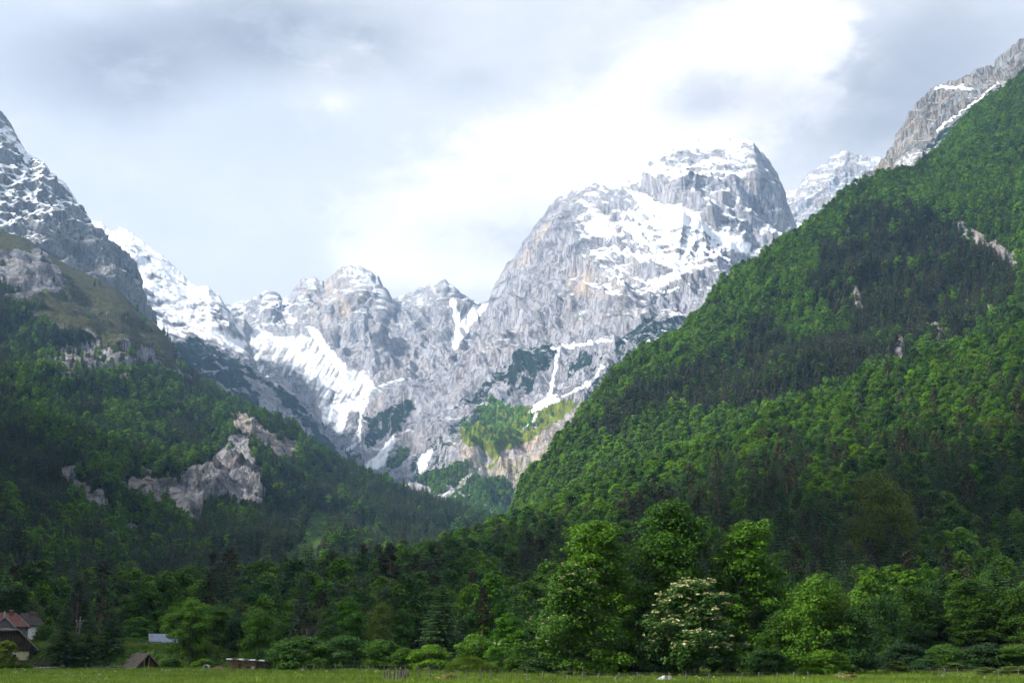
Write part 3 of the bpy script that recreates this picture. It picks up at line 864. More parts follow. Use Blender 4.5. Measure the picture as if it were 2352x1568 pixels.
MEADOW = simple_mat('meadow_soil_and_turf', (0.050, 0.085, 0.012), (0.085, 0.115, 0.020), 0.22, detail=8)
gx = np.concatenate([[-9000, -3000, -900], np.linspace(-300, 300, 61), [900, 3000, 9000]])
gy = np.concatenate([[-3500, -500], np.linspace(0, 400, 51), [900, 3000, 8800]])
GX, GY = np.meshgrid(gx, gy)
GZ = np.zeros_like(GX)
q = np.stack([GX.ravel() / 22, GY.ravel() / 22, np.zeros(GX.size)], 1)
GZ = (0.16 * fbm(q, 3)).reshape(GX.shape) * ((np.abs(GX) <= 300) & (GY >= 0) & (GY <= 400))
GZ = np.where((GY > 215) | (GY < 1), GZ - 0.3, GZ)
idx = np.arange(GX.size).reshape(GX.shape)
Q = np.stack([idx[:-1, :-1], idx[:-1, 1:], idx[1:, 1:], idx[1:, :-1]], -1).reshape(-1, 4)
tag(link('ground', mesh_np('ground', np.stack([GX, GY, GZ], -1), Q, [MEADOW], True)), 'flat green hay meadow in front of the trees', 'ground', kind='structure')


# ------------------------------------------------------------------ foliage materials
def leaf_mat(name, dark, light, trans=0.34, hue=0.10):
    m, nt, out = new_mat(name)
    lv = nt.attr('lv')
    tint = nt.attr('tint', 'INSTANCER')
    rnd = nt.new('ShaderNodeObjectInfo').outputs['Random']
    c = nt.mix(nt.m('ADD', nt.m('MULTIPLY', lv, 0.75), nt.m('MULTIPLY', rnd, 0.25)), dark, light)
    yellow = nt.mix(1.0, c, (1.35, 1.0, 0.55), 'MULTIPLY')
    c = nt.mix(nt.m('MULTIPLY', rnd, hue * 4, clamp=True), c, yellow)
    k = nt.m('ADD', 0.80, nt.m('ADD', nt.m('MULTIPLY', rnd, 0.40), tint))
    vm = nt.new('ShaderNodeVectorMath', operation='SCALE')
    nt.l.new(c, vm.inputs[0])
    nt.l.new(k, vm.inputs['Scale'])
    dif = nt.new('ShaderNodeBsdfPrincipled')
    nt.l.new(vm.outputs[0], dif.inputs['Base Color'])
    dif.inputs['Roughness'].default_value = 0.55
    dif.inputs['Specular IOR Level'].default_value = 0.18
    tr = nt.new('ShaderNodeBsdfTranslucent')
    nt.l.new(vm.outputs[0], tr.inputs[0])
    mx = nt.new('ShaderNodeMixShader')
    mx.inputs[0].default_value = trans
    nt.l.new(dif.outputs[0], mx.inputs[1])
    nt.l.new(tr.outputs[0], mx.inputs[2])
    nt.l.new(mx.outputs[0], out.inputs['Surface'])
    return m


LEAF = {
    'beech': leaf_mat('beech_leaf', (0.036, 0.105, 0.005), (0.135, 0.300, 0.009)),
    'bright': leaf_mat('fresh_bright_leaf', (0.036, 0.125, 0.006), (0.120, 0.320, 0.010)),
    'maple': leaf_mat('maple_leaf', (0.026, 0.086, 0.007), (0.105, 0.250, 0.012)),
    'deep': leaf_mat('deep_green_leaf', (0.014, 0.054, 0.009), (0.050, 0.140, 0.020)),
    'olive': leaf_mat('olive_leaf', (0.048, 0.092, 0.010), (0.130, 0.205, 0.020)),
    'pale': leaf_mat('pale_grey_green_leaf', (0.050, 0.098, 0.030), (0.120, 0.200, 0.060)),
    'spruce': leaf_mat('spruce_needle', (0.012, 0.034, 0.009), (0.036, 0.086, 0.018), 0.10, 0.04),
    'pine': leaf_mat('pine_needle', (0.024, 0.036, 0.016), (0.066, 0.074, 0.030), 0.10, 0.06),
    'blossom': leaf_mat('cream_blossom', (0.23, 0.25, 0.10), (0.47, 0.47, 0.25), 0.2, 0.02),
    'grass': leaf_mat('grass_blade', (0.050, 0.105, 0.007), (0.125, 0.205, 0.018), 0.3, 0.08),
    'white': leaf_mat('white_petal', (0.5, 0.5, 0.45), (0.75, 0.75, 0.7), 0.2, 0.0),
    'yellow': leaf_mat('yellow_petal', (0.45, 0.36, 0.03), (0.6, 0.5, 0.06), 0.2, 0.0),
}
BARK = simple_mat('grey_brown_bark', (0.05, 0.042, 0.034), (0.12, 0.105, 0.09), 3.0, stretch=(1, 1, 0.25))
BARK_P = simple_mat('pale_bark', (0.13, 0.12, 0.10), (0.26, 0.245, 0.21), 3.0, stretch=(1, 1, 0.25))
BARK_R = simple_mat('orange_pine_bark', (0.16, 0.075, 0.04), (0.28, 0.15, 0.09), 3.0, stretch=(1, 1, 0.25))


# ------------------------------------------------------------------ tree geometry
def unit(a):
    return a / (np.linalg.norm(a, axis=-1, keepdims=True) + 1e-9)


def diamonds(C, Nrm, size, rng, aspect=0.62, spine=None):
    """a leaf spray at each centre: a bent diamond of two triangles"""
    n = len(C)
    r = rng.normal(size=(n, 3)) if spine is None else spine
    a = unit(np.cross(Nrm, np.cross(r, Nrm)))
    b = np.cross(Nrm, a)
    s = np.asarray(size, float).reshape(-1, 1) * np.ones((n, 1))
    V = np.stack([C - a * s, C + b * s * aspect + Nrm * s * 0.12, C + a * s, C - b * s * aspect + Nrm * s * 0.12], 1)
    return V


def tube(pts, rads, seg=6):
    V, Q = [], []
    pts = [np.array(p, float) for p in pts]
    for k, p in enumerate(pts):
        d = unit(pts[min(k + 1, len(pts) - 1)] - pts[max(k - 1, 0)])
        ref = np.array([1.0, 0, 0]) if abs(d[0]) < 0.8 else np.array([0, 1.0, 0])
        u = unit(np.cross(d, ref))
        w = np.cross(d, u)
        for j in range(seg):
            t = 2 * math.pi * j / seg
            V.append(p + rads[k] * (u * math.cos(t) + w * math.sin(t)))
    for k in range(len(pts) - 1):
        for j in range(seg):
            a, b = k * seg + j, k * seg + (j + 1) % seg
            Q.append((a, b, b + seg, a + seg))
    return np.array(V), np.array(Q)


class Geo:
    def __init__(s):
        s.V, s.Q, s.lv, s.n = [], [], [], 0

    def add(s, V, Q, lv=0.5):
        V = np.asarray(V, float).reshape(-1, 3)
        s.V.append(V)
        s.Q.append(np.asarray(Q) + s.n)
        s.lv.append(np.broadcast_to(np.asarray(lv, float), (len(V),)))
        s.n += len(V)

    def leaves(s, V4, lv):
        n = len(V4)
        s.add(V4.reshape(-1, 3), np.arange(4 * n).reshape(n, 4), np.repeat(lv, 4))

    def tube(s, pts, rads, seg=6):
        s.add(*tube(pts, rads, seg))

    def mesh(s, name, mats, smooth=False):
        return mesh_np(name, np.concatenate(s.V), np.concatenate(s.Q), mats, smooth, {'lv': np.concatenate(s.lv)})


def crown_profile(kind, s):
    if kind == 'round':
        return np.sin(np.pi * np.clip(s * 0.93 + 0.07, 0, 1)) ** 0.6
    if kind == 'oval':
        return np.sin(np.pi * np.clip(s * 0.90 + 0.10, 0, 1) ** 0.85) ** 0.75
    if kind == 'tall':
        return np.clip(1 - s, 0, 1) ** 0.55 * np.clip(0.62 + s * 1.9, 0, 1)
    if kind == 'cone':
        return (1 - s) ** 0.62 * np.clip(0.55 + s * 4, 0, 1)
    return np.sin(np.pi * np.clip(s * 0.80 + 0.18, 0, 1)) ** 0.55       # dome / bush


def broadleaf(seed, h=16., w=10., base=0.18, nclump=60, per=45, leaf=0.42, shape='round', trunk_r=0.26, stems=1, blossom=0.0, flat=0.72, mat='beech', bark=None, limbs=0, blooms=(2, 6), tuft=0.105):
    rng = np.random.RandomState(seed)
    cr, tr, bl = Geo(), Geo(), Geo()
    z0 = h * base
    # crown outline that is uneven round the tree
    lob = rng.uniform(0.78, 1.12, 7)
    cl = []
    for k in range(nclump):
        s = (k + rng.uniform()) / nclump
        a = rng.uniform(0, 2 * math.pi)
        rr = w / 2 * float(crown_profile(shape, np.array(s))) * np.interp(a / (2 * math.pi) * 7, np.arange(8), np.append(lob, lob[0]))
        rad = rr * math.sqrt(rng.uniform(0.12, 1.0)) * 0.88
        cl.append((rad * math.cos(a), rad * math.sin(a), z0 + (h - z0) * (s * 0.94 + 0.02)))
    cl = np.array(cl)
    if limbs:
        ends = []
        for k in range(limbs):
            s = ((k + rng.uniform()) / limbs) ** 0.9
            a = k * 2.4 + rng.normal() * 0.3
            rr = w / 2 * float(crown_profile(shape, np.array(s))) * rng.uniform(0.62, 0.92)
            ends.append((rr * math.cos(a), rr * math.sin(a), z0 + (h - z0) * (s * 0.90 + 0.02)))
        ends = np.array(ends)
        own = rng.randint(0, limbs, nclump)
        free = rng.uniform(size=nclump) < 0.22
        near = ends[own] + rng.normal(size=(nclump, 3)) * np.array([0.10 * w, 0.10 * w, 0.055 * h])
        cl = np.where(free[:, None], cl, near)
        cl[:, 2] = np.clip(cl[:, 2], z0 * 0.8, h * 0.985)
    rc = (w * tuft + h * 0.012) * rng.uniform(0.6, 1.4, nclump)
    cl_l = rng.uniform(0, 1, nclump)
    for c, r, l in zip(cl, rc, cl_l):
        n = max(6, int(per * (r / (w * (tuft + 0.015))) ** 1.6 * rng.uniform(0.8, 1.2)))
        d = unit(rng.normal(size=(n, 3)) + np.array([0, 0, 0.45]))
        out = unit(np.array([c[0], c[1], (c[2] - z0) * 0.4]) + 1e-6)
        P = c + d * r * rng.uniform(0.45, 1.12, (n, 1)) * np.array([1.15, 1.15, flat])
        nr = unit(d * 0.55 + out * 0.25 + np.array([0, 0, 0.55]) + rng.normal(size=(n, 3)) * 0.42)
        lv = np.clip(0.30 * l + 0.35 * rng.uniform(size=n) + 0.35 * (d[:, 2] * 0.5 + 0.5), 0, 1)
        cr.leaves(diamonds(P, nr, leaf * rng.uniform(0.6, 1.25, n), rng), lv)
        if blossom and rng.uniform() < blossom and (c[2] > h * 0.25):
            m = rng.randint(*blooms)
            bd = unit(rng.normal(size=(m, 3)) * np.array([1, 1, 0.5]) + np.array([0, 0, 0.9]) + out * 0.7)
            for q in bd:
                k2 = 7
                bp = c + q * r * np.array([1.15, 1.15, flat]) * 1.1 + rng.normal(size=(k2, 3)) * leaf * 0.45 * np.array([1, 1, 0.5])
                bn = unit(rng.normal(size=(k2, 3)) * 0.6 + np.array([0, 0, 1.0]))
                bl.leaves(diamonds(bp, bn, leaf * 0.72 * rng.uniform(0.6, 1.2, k2), rng, 0.9), rng.uniform(0.2, 1, k2))
    for st in range(stems):
        a = rng.uniform(0, 6.28)
        off = np.array([math.cos(a), math.sin(a), 0]) * (0 if stems == 1 else w * 0.05)
        lean = np.array([math.cos(a), math.sin(a), 0]) * (w * 0.02 if stems == 1 else w * 0.14)
        top = np.array([0, 0, h * 0.82]) + lean
        tr_r = trunk_r / math.sqrt(stems)
        pts = [off + np.array([0, 0, -0.4])] + [off + (top - off) * t + rng.normal(size=3) * 0.05 * h * 0.12 * np.array([1, 1, 0]) for t in (0.05, 0.2, 0.4, 0.6, 0.8, 1.0)]
        rads = [tr_r * k for k in (1.35, 1.1, 0.95, 0.75, 0.55, 0.33, 0.1)]
        tr.tube(pts, rads, 8)
        for k in rng.choice(nclump, max(4, 14 // stems), replace=False):
            c = cl[k]
            t = np.clip((c[2] / h) - 0.22, 0.12, 0.75)
            s0 = off + (top - off) * t
            mid = (s0 + c) / 2 + np.array([0, 0, 0.08 * h * 0.3])
            tr.tube([s0, mid, c], [tr_r * 0.42 * (1 - t * 0.6), tr_r * 0.26, tr_r * 0.07], 5)
    return dict(crown=cr.mesh('crown', [LEAF[mat]]), trunk=tr.mesh('trunk', [bark or BARK], True), blossom=bl.mesh('blossom', [LEAF['blossom']]) if bl.n else None, h=h, w=w)


def spruce(seed, h=20., w=6.5, levels=20, per=8, base=0.06, droop=0.25, mat='spruce', quads=4, leaf=0.75, bark=None, jag=0.2):
    rng = np.random.RandomState(seed)
    cr, tr = Geo(), Geo()
    C, Nn, S, L, Z = [], [], [], [], []
    for k in range(levels):
        s = (k + 0.5) / levels
        z = h * (base + (1 - base) * s)
        R0 = w / 2 * (1 - s) ** 0.85 + 0.18
        nb = max(3, int(per * (0.45 + 0.55 * (1 - s))))
        a0 = rng.uniform(0, 6.28)
        for b in range(nb):
            a = a0 + 2 * math.pi * b / nb + rng.normal() * 0.25
            rl = R0 * rng.uniform(1 - jag * 1.6, 1 + jag)
            d = np.array([math.cos(a), math.sin(a), 0])
            side = np.array([-d[1], d[0], 0])
            dr = droop * (1.25 - s)
            l0 = rng.uniform()
            nq = max(2, int(quads * (0.4 + 0.6 * (1 - s))))
            for j in range(nq):
                t = (j + 0.6) / nq
                p = d * rl * t + np.array([0, 0, z - rl * dr * t + 0.12 * rl * t * t])
                for sgn in (-1, 1):
                    C.append(p + side * sgn * rl * 0.16 * (1.1 - 0.5 * t) - np.array([0, 0, 0.05 * rl]))
                    Nn.append(np.array([0, 0, 1.0]) + side * sgn * 0.55 + d * 0.35 + rng.normal(size=3) * 0.22)
                    S.append(d * 1.0 + side * sgn * 0.55 + np.array([0, 0, -dr]))
                    L.append(leaf * rl / (w / 2) * rng.uniform(0.8, 1.2) * 1.15 + 0.11)
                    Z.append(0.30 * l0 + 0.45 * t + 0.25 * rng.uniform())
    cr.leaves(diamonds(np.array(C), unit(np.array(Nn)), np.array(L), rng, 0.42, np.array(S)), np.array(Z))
    tr.tube([(0, 0, -0.4), (0, 0, h * 0.3), (0, 0, h * 0.98)], [h * 0.017, h * 0.012, 0.03], 7)
    return dict(crown=cr.mesh('crown', [LEAF[mat]]), trunk=tr.mesh('trunk', [bark or BARK], True), blossom=None, h=h, w=w)


def pine(seed, h=18., w=6., bare=0.45, nclump=26, per=34, leaf=0.42, mat='pine', bark=None):
    rng = np.random.RandomState(seed)
    cr, tr = Geo(), Geo()
    bend = rng.normal(size=2) * 0.02 * h
    tops = lambda t: np.array([bend[0] * t * t, bend[1] * t * t, h * t])
    tr.tube([tops(0) - np.array([0, 0, 0.4]), tops(0.3), tops(0.6), tops(0.98)], [h * 0.014, h * 0.011, h * 0.008, 0.03], 7)
    for k in range(nclump):
        s = (k + rng.uniform()) / nclump
        t = bare + (1 - bare) * s
        a = rng.uniform(0, 6.28)
        rad = w / 2 * (1 - s) ** 0.6 * rng.uniform(0.35, 1.0)
        c = tops(t) + np.array([math.cos(a) * rad, math.sin(a) * rad, rng.normal() * 0.2])
        tr.tube([tops(t * 0.97), c], [h * 0.003, 0.02], 4)
        r = w * 0.13 * rng.uniform(0.7, 1.3)
        d = unit(rng.normal(size=(per, 3)))
        P = c + d * r * np.array([1.3, 1.3, 0.55]) * rng.uniform(0.4, 1, (per, 1))
        nr = unit(d * 0.5 + np.array([0, 0, 0.7]) + rng.normal(size=(per, 3)) * 0.4)
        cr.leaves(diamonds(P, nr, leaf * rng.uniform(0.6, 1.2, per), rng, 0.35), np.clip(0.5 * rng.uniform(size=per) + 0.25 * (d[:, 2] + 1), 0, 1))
    return dict(crown=cr.mesh('crown', [LEAF[mat]]), trunk=tr.mesh('trunk', [bark or BARK_R], True), blossom=None, h=h, w=w)


def joined(name, pr):
    """crown and trunk in one mesh, for the far woods only"""
    V, Q, lv, mi, n = [], [], [], [], 0
    mats = []
    for k, part in enumerate(('crown', 'trunk')):
        me = pr[part]
        v = np.empty(len(me.vertices) * 3, np.float32)
        me.vertices.foreach_get('co', v)
        q = np.empty(len(me.loops), np.int32)
        me.loops.foreach_get('vertex_index', q)
        a = np.empty(len(me.vertices), np.float32)
        me.attributes['lv'].data.foreach_get('value', a)
        V.append(v.reshape(-1, 3))
        Q.append(q.reshape(-1, 4) + n)
        lv.append(a)
        mi.append(np.full(len(me.polygons), k, np.int32))
        n += len(me.vertices)
        mats.append(me.materials[0])
    me = mesh_np(name, np.concatenate(V), np.concatenate(Q), mats, False, {'lv': np.concatenate(lv)})
    me.polygons.foreach_set('material_index', np.concatenate(mi))
    return bpy.data.objects.new(name, me)


# ------------------------------------------------------------------ far woods: one mass each, by geometry nodes
def scatter(name, P, rot, scl, tint, pidx, protos, label, cat='forest'):
    me = bpy.data.meshes.new(name)
    n = len(P)
    me.vertices.add(n)
    me.vertices.foreach_set('co', np.ascontiguousarray(P, np.float32).ravel())
    for an, av in (('rot', rot), ('scl', scl), ('tint', tint)):
        a = me.attributes.new(an, 'FLOAT', 'POINT')
        a.data.foreach_set('value', np.ascontiguousarray(av, np.float32))
    a = me.attributes.new('pidx', 'INT', 'POINT')
    a.data.foreach_set('value', np.ascontiguousarray(pidx, np.int32))
    o = tag(link(name, me), label, cat, kind='stuff')
    ng = bpy.data.node_groups.new(name + '_scatter', 'GeometryNodeTree')
    ng.interface.new_socket('Geometry', in_out='INPUT', socket_type='NodeSocketGeometry')
    ng.interface.new_socket('Geometry', in_out='OUTPUT', socket_type='NodeSocketGeometry')
    gi, go = ng.nodes.new('NodeGroupInput'), ng.nodes.new('NodeGroupOutput')
    join = ng.nodes.new('GeometryNodeJoinGeometry')
    L = ng.links.new

    def named(nm, dt):
        a = ng.nodes.new('GeometryNodeInputNamedAttribute')
        a.data_type = dt
        a.inputs[0].default_value = nm
        return a.outputs[0]
    xyz = ng.nodes.new('ShaderNodeCombineXYZ')
    L(named('rot', 'FLOAT'), xyz.inputs[2])
    sc_ = named('scl', 'FLOAT')
    pi = named('pidx', 'INT')
    for k, ob in enumerate(protos):
        cmp_ = ng.nodes.new('FunctionNodeCompare')
        cmp_.data_type = 'INT'
        cmp_.operation = 'EQUAL'
        L(pi, cmp_.inputs[2])
        cmp_.inputs[3].default_value = k
        oi = ng.nodes.new('GeometryNodeObjectInfo')
        oi.inputs['Object'].default_value = ob
        oi.inputs['As Instance'].default_value = True
        ip = ng.nodes.new('GeometryNodeInstanceOnPoints')
        L(gi.outputs[0], ip.inputs['Points'])
        L(cmp_.outputs[0], ip.inputs['Selection'])
        L(oi.outputs['Geometry'], ip.inputs['Instance'])
        L(xyz.outputs[0], ip.inputs['Rotation'])
        L(sc_, ip.inputs['Scale'])
        L(ip.outputs[0], join.inputs[0])
    L(join.outputs[0], go.inputs[0])
    md = o.modifiers.new('scatter', 'NODES')
    md.node_group = ng
    return o


def sample(layer_name, spacing, rng, dens):
    """random points on the visible side of a hill; dens(px,py,p,attrs) gives the share kept"""
    L = LAY[layer_name]
    P = L['P'][L['nb'] - 2:]
    px, py = L['px'][L['nb'] - 2:], L['py'][L['nb'] - 2:]
    A = {k: a[L['nb'] - 2:] for k, a in L['at'].items()}
    e1 = P[1:, :-1] - P[:-1, :-1]
    e2 = P[:-1, 1:] - P[:-1, :-1]
    area = np.linalg.norm(np.cross(e1, e2), axis=2)
    horiz = np.abs(np.cross(e1, e2)[..., 2])
    area = 0.5 * area + 0.5 * horiz
    cx = px[:-1, :-1]
    vis = (cx > -70) & (cx < 2420) & (py[:-1, :-1] < 1700)
    wgt = (area * vis).ravel()
    n = int(wgt.sum() / (spacing * spacing))
    cdf = np.cumsum(wgt)
    k = np.searchsorted(cdf, rng.uniform(0, cdf[-1], n))
    i, j = np.divmod(k, area.shape[1])
    u, v = rng.uniform(size=(2, n, 1))
    q = P[i, j] + e1[i, j] * u + e2[i, j] * v
    qx, qy = proj(q)
    at_ = {kk: a[i, j] for kk, a in A.items()}
    gap = np.clip(1.35 + 1.8 * fbm(np.stack([qx / 28, qy / 20, np.full(n, 9.5)], 1), 3, 0.6), 0.35, 1.0)
    keep = rng.uniform(size=n) < dens(qx, qy, q, at_) * gap
    return q[keep], qx[keep], qy[keep], {kk: a[keep] for kk, a in at_.items()}


far_beech = [broadleaf(101 + k, 15, 11.5, 0.10, 34, 26, 0.85, 'dome', 0.22, mat='beech') for k in range(3)]
far_spruce = [spruce(111 + k, 20, 7.0, 13, 7, quads=3, leaf=1.15) for k in range(3)]
far_pine = [spruce(121 + k, 18, 6.0, 12, 6, mat='pine', quads=3, leaf=1.1, base=0.15, jag=0.35) for k in range(2)]
far_pale = [broadleaf(131, 17, 9, 0.12, 34, 24, 0.75, 'oval', 0.22, mat='pale')]
far_flower = [broadleaf(141, 11, 8, 0.10, 30, 26, 0.7, 'dome', 0.2, mat='olive')]
FAR = [joined('far_tree', p) for p in far_beech + far_spruce + far_pine + far_pale + far_flower]
# index: 0-2 beech, 3-5 spruce, 6-7 pine, 8 pale, 9 flowering
rng = np.random.RandomState(5)


def woods(name, layer_name, spacing, dens, conif, label, scale=1.0, pale=0.02, extra=None, tintf=None, zoff=-0.4, piney=0.5):
    P, qx, qy, A = sample(layer_name, spacing, rng, dens)
    n = len(P)
    c = conif(qx, qy, P)
    u = rng.uniform(size=n)
    isc = rng.uniform(size=n) < c
    pidx = np.where(isc, np.where(rng.uniform(size=n) < piney, rng.randint(6, 8, n), rng.randint(3, 6, n)), rng.randint(0, 3, n))
    pidx = np.where((~isc) & (u < pale), 8, pidx)
    pidx = np.where((~isc) & (u > 0.993), 9, pidx)
    scl = scale * np.clip(rng.normal(1.0, 0.27, n), 0.5, 1.8)
    P = P + np.array([0, 0, zoff])
    scl = np.where(isc, scl * 1.22, scl) * np.clip(1 + 0.45 * n2d(qx, qy, 34, 11), 0.6, 1.5)
    tint = rng.normal(0, 0.17, n) + (tintf(qx, qy, P) if tintf else 0)
    return scatter(name, P, rng.uniform(0, 6.28, n), scl, tint, pidx, FAR, label)


def n2d(qx, qy, s, k=0.0):
    return fbm(np.stack([qx / s, qy / s, np.full(len(qx), 0.5 + k)], 1), 3, 0.55)


# right slope
H_CON = [(1960, 490), (2080, 470), (2170, 500), (2240, 560), (2330, 620), (2352, 700), (2200, 790), (1900, 900), (1700, 960), (1560, 960), (1420, 990), (1330, 1010), (1400, 930), (1560, 860), (1700, 790), (1760, 740), (1800, 770), (1920, 800), (1960, 760), (1850, 640), (1900, 560)]
woods('beech_forest', 'beech_hill', 4.9, lambda x, y, p, A: ((A['wood'] > 0.5) * 1.0 + 0.10 * (A['wood'] <= 0.5)) * (1 - 0.8 * np.clip(sum(w * pm(x, y - 14, poly, 5) for poly, w in H_OUT), 0, 1)),
      lambda x, y, p: np.clip(0.03 + 0.90 * pm(x + 40 * n2d(x, y, 60), y + 40 * n2d(x, y, 60, 9), H_CON, 14) + 0.35 * np.clip(n2d(x, y, 50, 4) - 0.2, 0, 1), 0, 0.95),
      'mixed beech and pine forest covering the steep slope under the rock towers', 0.74, tintf=lambda x, y, p: 0.30 * n2d(x, y, 60, 7), piney=0.75)
# left slope
woods('mountain_forest', 'wooded_mountain', 6.0, lambda x, y, p, A: np.clip((A['wood'] - 0.35) * 2.2, 0.006, 1.0) * (1 - 0.80 * A['out']) * (1 - 0.97 * A['clear']) * (1 - 0.85 * np.clip(sum(w * pm(x, y - 17, poly, 6) for poly, w in G_OUT[:7] + G_CLEAR[:1]), 0, 1)),
      lambda x, y, p: np.clip(0.60 + 1.3 * n2d(x, y, 90, 4) - 0.55 * pm(x, y, [(200, 850), (420, 850), (560, 910), (760, 1030), (700, 1030), (560, 960), (520, 1000), (420, 960), (300, 930)], 25)
                              + 0.25 * sstep(y, 1100, 1250) * sstep(x, 300, 500), 0.06, 0.97),
      'dense spruce and beech forest on the slope across the valley', 0.76, pale=0.03, tintf=lambda x, y, p: 0.18 * n2d(x, y, 70, 2), piney=0.45)
# patches under the massif
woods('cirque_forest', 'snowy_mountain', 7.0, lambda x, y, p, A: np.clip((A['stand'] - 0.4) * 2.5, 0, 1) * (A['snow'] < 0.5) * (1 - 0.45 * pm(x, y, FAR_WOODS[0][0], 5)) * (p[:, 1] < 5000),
      lambda x, y, p: np.full(len(x), 0.05), 'small beech woods clinging to the foot of the massif', 0.7, pale=0.0, tintf=lambda x, y, p: 0.35 + 0.6 * pm(x, y, FAR_WOODS[0][0], 10))  # leaf tint raised, most in the first wood, as painted sunlight


# ------------------------------------------------------------------ single trees
def place(kind, pr, loc, rz, sx, sz, label, cat, group=None, tint=0.0):
    """one tree: an Empty at its foot carrying trunk and crown (and blossom)"""
    root = bpy.data.objects.new(kind, None)
    COL.objects.link(root)
    root.empty_display_size = 0.5
    root.location = loc
    root.rotation_euler = (0, 0, rz)
    root.scale = (sx, sx, sz)
    tag(root, label, cat, group)
    for part in ('trunk', 'crown'):
        o = link(part, pr[part], root)
        if part == 'crown':
            o['tint'] = tint
    if pr.get('blossom') is not None:
        o = link('blossom', pr['blossom'], root)
        o['tint'] = 0.0
    return root


HORZ = np.full(2700, 1540.0)       # lowest row still hidden by what already stands, per picture column


def shade_horizon(x, w, ytop, solid=0.72):
    a, b = int(max(0, x - w * 0.5 * solid + 150)), int(min(2699, x + w * 0.5 * solid + 150))
    if b > a:
        HORZ[a:b] = np.minimum(HORZ[a:b], ytop + 0.25 * w)


def seen(x, w, ytop):
    a, b = int(max(0, x - w * 0.4 + 150)), int(min(2699, x + w * 0.4 + 150))
    if b <= a:
        return 0.0
    return float(np.mean(HORZ[a:b] - ytop > 7))


near_maple = [broadleaf(201 + k, 18, 10, 0.06, 330, 80, 0.19, 'tall', 0.34, mat='maple', limbs=lm_, tuft=0.072) for k, lm_ in enumerate((20, 17))]
near_maple.append(near_maple[0])
near_dark = [broadleaf(211 + k, 11, 9.5, 0.05, 230, 70, 0.17, 'tall', 0.26, mat=mt, limbs=16, tuft=0.075) for k, mt in enumerate(('maple', 'deep'))]
near_flower = [broadleaf(221, 11, 9, 0.08, 230, 70, 0.175, 'tall', 0.28, mat='maple', blossom=0.42, limbs=18, tuft=0.075, blooms=(1, 4)), broadleaf(222, 10, 8, 0.08, 210, 65, 0.17, 'tall', 0.26, stems=3, mat='deep', blossom=0.85, limbs=15, blooms=(3, 7), tuft=0.078)]
big_olive = [broadleaf(252, 20, 18, 0.15, 170, 110, 0.30, 'dome', 0.4, mat='olive', limbs=16)]
near_bright = [broadleaf(231, 7.5, 5, 0.08, 170, 75, 0.13, 'tall', 0.16, mat='bright', limbs=13, tuft=0.078)]
near_bush = [broadleaf(241 + k, 4.2, 6.4, 0.0, 95, 120, 0.15, 'dome', 0.10, stems=4, mat=mt, flat=0.55) for k, mt in enumerate(('maple', 'beech', 'deep'))]
near_olive = [broadleaf(251, 6, 5, 0.05, 60, 110, 0.18, 'dome', 0.14, mat='olive')]
near_spruce = [spruce(261 + k, 12, 6.6, 34, 16, quads=13, leaf=0.19, base=0.02, droop=0.32, jag=0.3) for k in range(2)]
near_multi = [broadleaf(271, 10, 6.5, 0.22, 110, 120, 0.15, 'oval', 0.22, stems=4, mat='maple', limbs=14)]
mid_leafy = [broadleaf(301 + k, 15, 10, 0.10, 62, 60, 0.40, sh, 0.24, mat=mt) for k, (sh, mt) in enumerate((('round', 'beech'), ('oval', 'beech'), ('dome', 'maple'), ('round', 'maple'), ('oval', 'deep'), ('dome', 'deep')))]
mid_bright = [broadleaf(311, 13, 8, 0.10, 60, 60, 0.36, 'oval', 0.2, mat='bright')]
mid_pale = [broadleaf(312, 16, 7.5, 0.12, 60, 50, 0.36, 'oval', 0.2, mat='pale', bark=BARK_P)]
mid_olive = [broadleaf(313, 13, 10, 0.12, 80, 90, 0.27, 'dome', 0.2, mat='olive')]
mid_spruce = [spruce(321 + k, 20, 7.0, 26, 10, quads=6, leaf=0.52, jag=0.28) for k in range(3)]
mid_pine = [pine(331 + k, 18, 6.5, 0.40 + 0.1 * k, 34, 40, 0.42) for k in range(2)]


def dead_tree(seed, h, w):
    rng = np.random.RandomState(seed)
    tr, br = Geo(), Geo()
    tr.tube([(0, 0, -0.3), (0.05, 0, h * 0.35), (0, 0.1, h * 0.6)], [0.15, 0.11, 0.06], 7)
    for k in range(13):
        a = rng.uniform(0, 6.28)
        z = h * rng.uniform(0.25, 0.6)
        d = np.array([math.cos(a), math.sin(a), 0])
        L = w * 0.5 * rng.uniform(0.5, 1.0)
        e = d * L + np.array([0, 0, min(h, z + h * rng.uniform(0.2, 0.45))])
        m = d * L * 0.4 + np.array([0, 0, z + (e[2] - z) * 0.35])
        br.tube([(0, 0, z), m, e], [0.045, 0.03, 0.010], 5)
        for j in range(4):
            t = rng.uniform(0.3, 0.9)
            s0 = m + (e - m) * t
            br.tube([s0, s0 + rng.normal(size=3) * 0.5 + np.array([0, 0, 0.7])], [0.03, 0.008], 4)
    return dict(trunk=tr.mesh('trunk', [BARK], True), crown=br.mesh('bare_branches', [BARK], True), h=h, w=w)


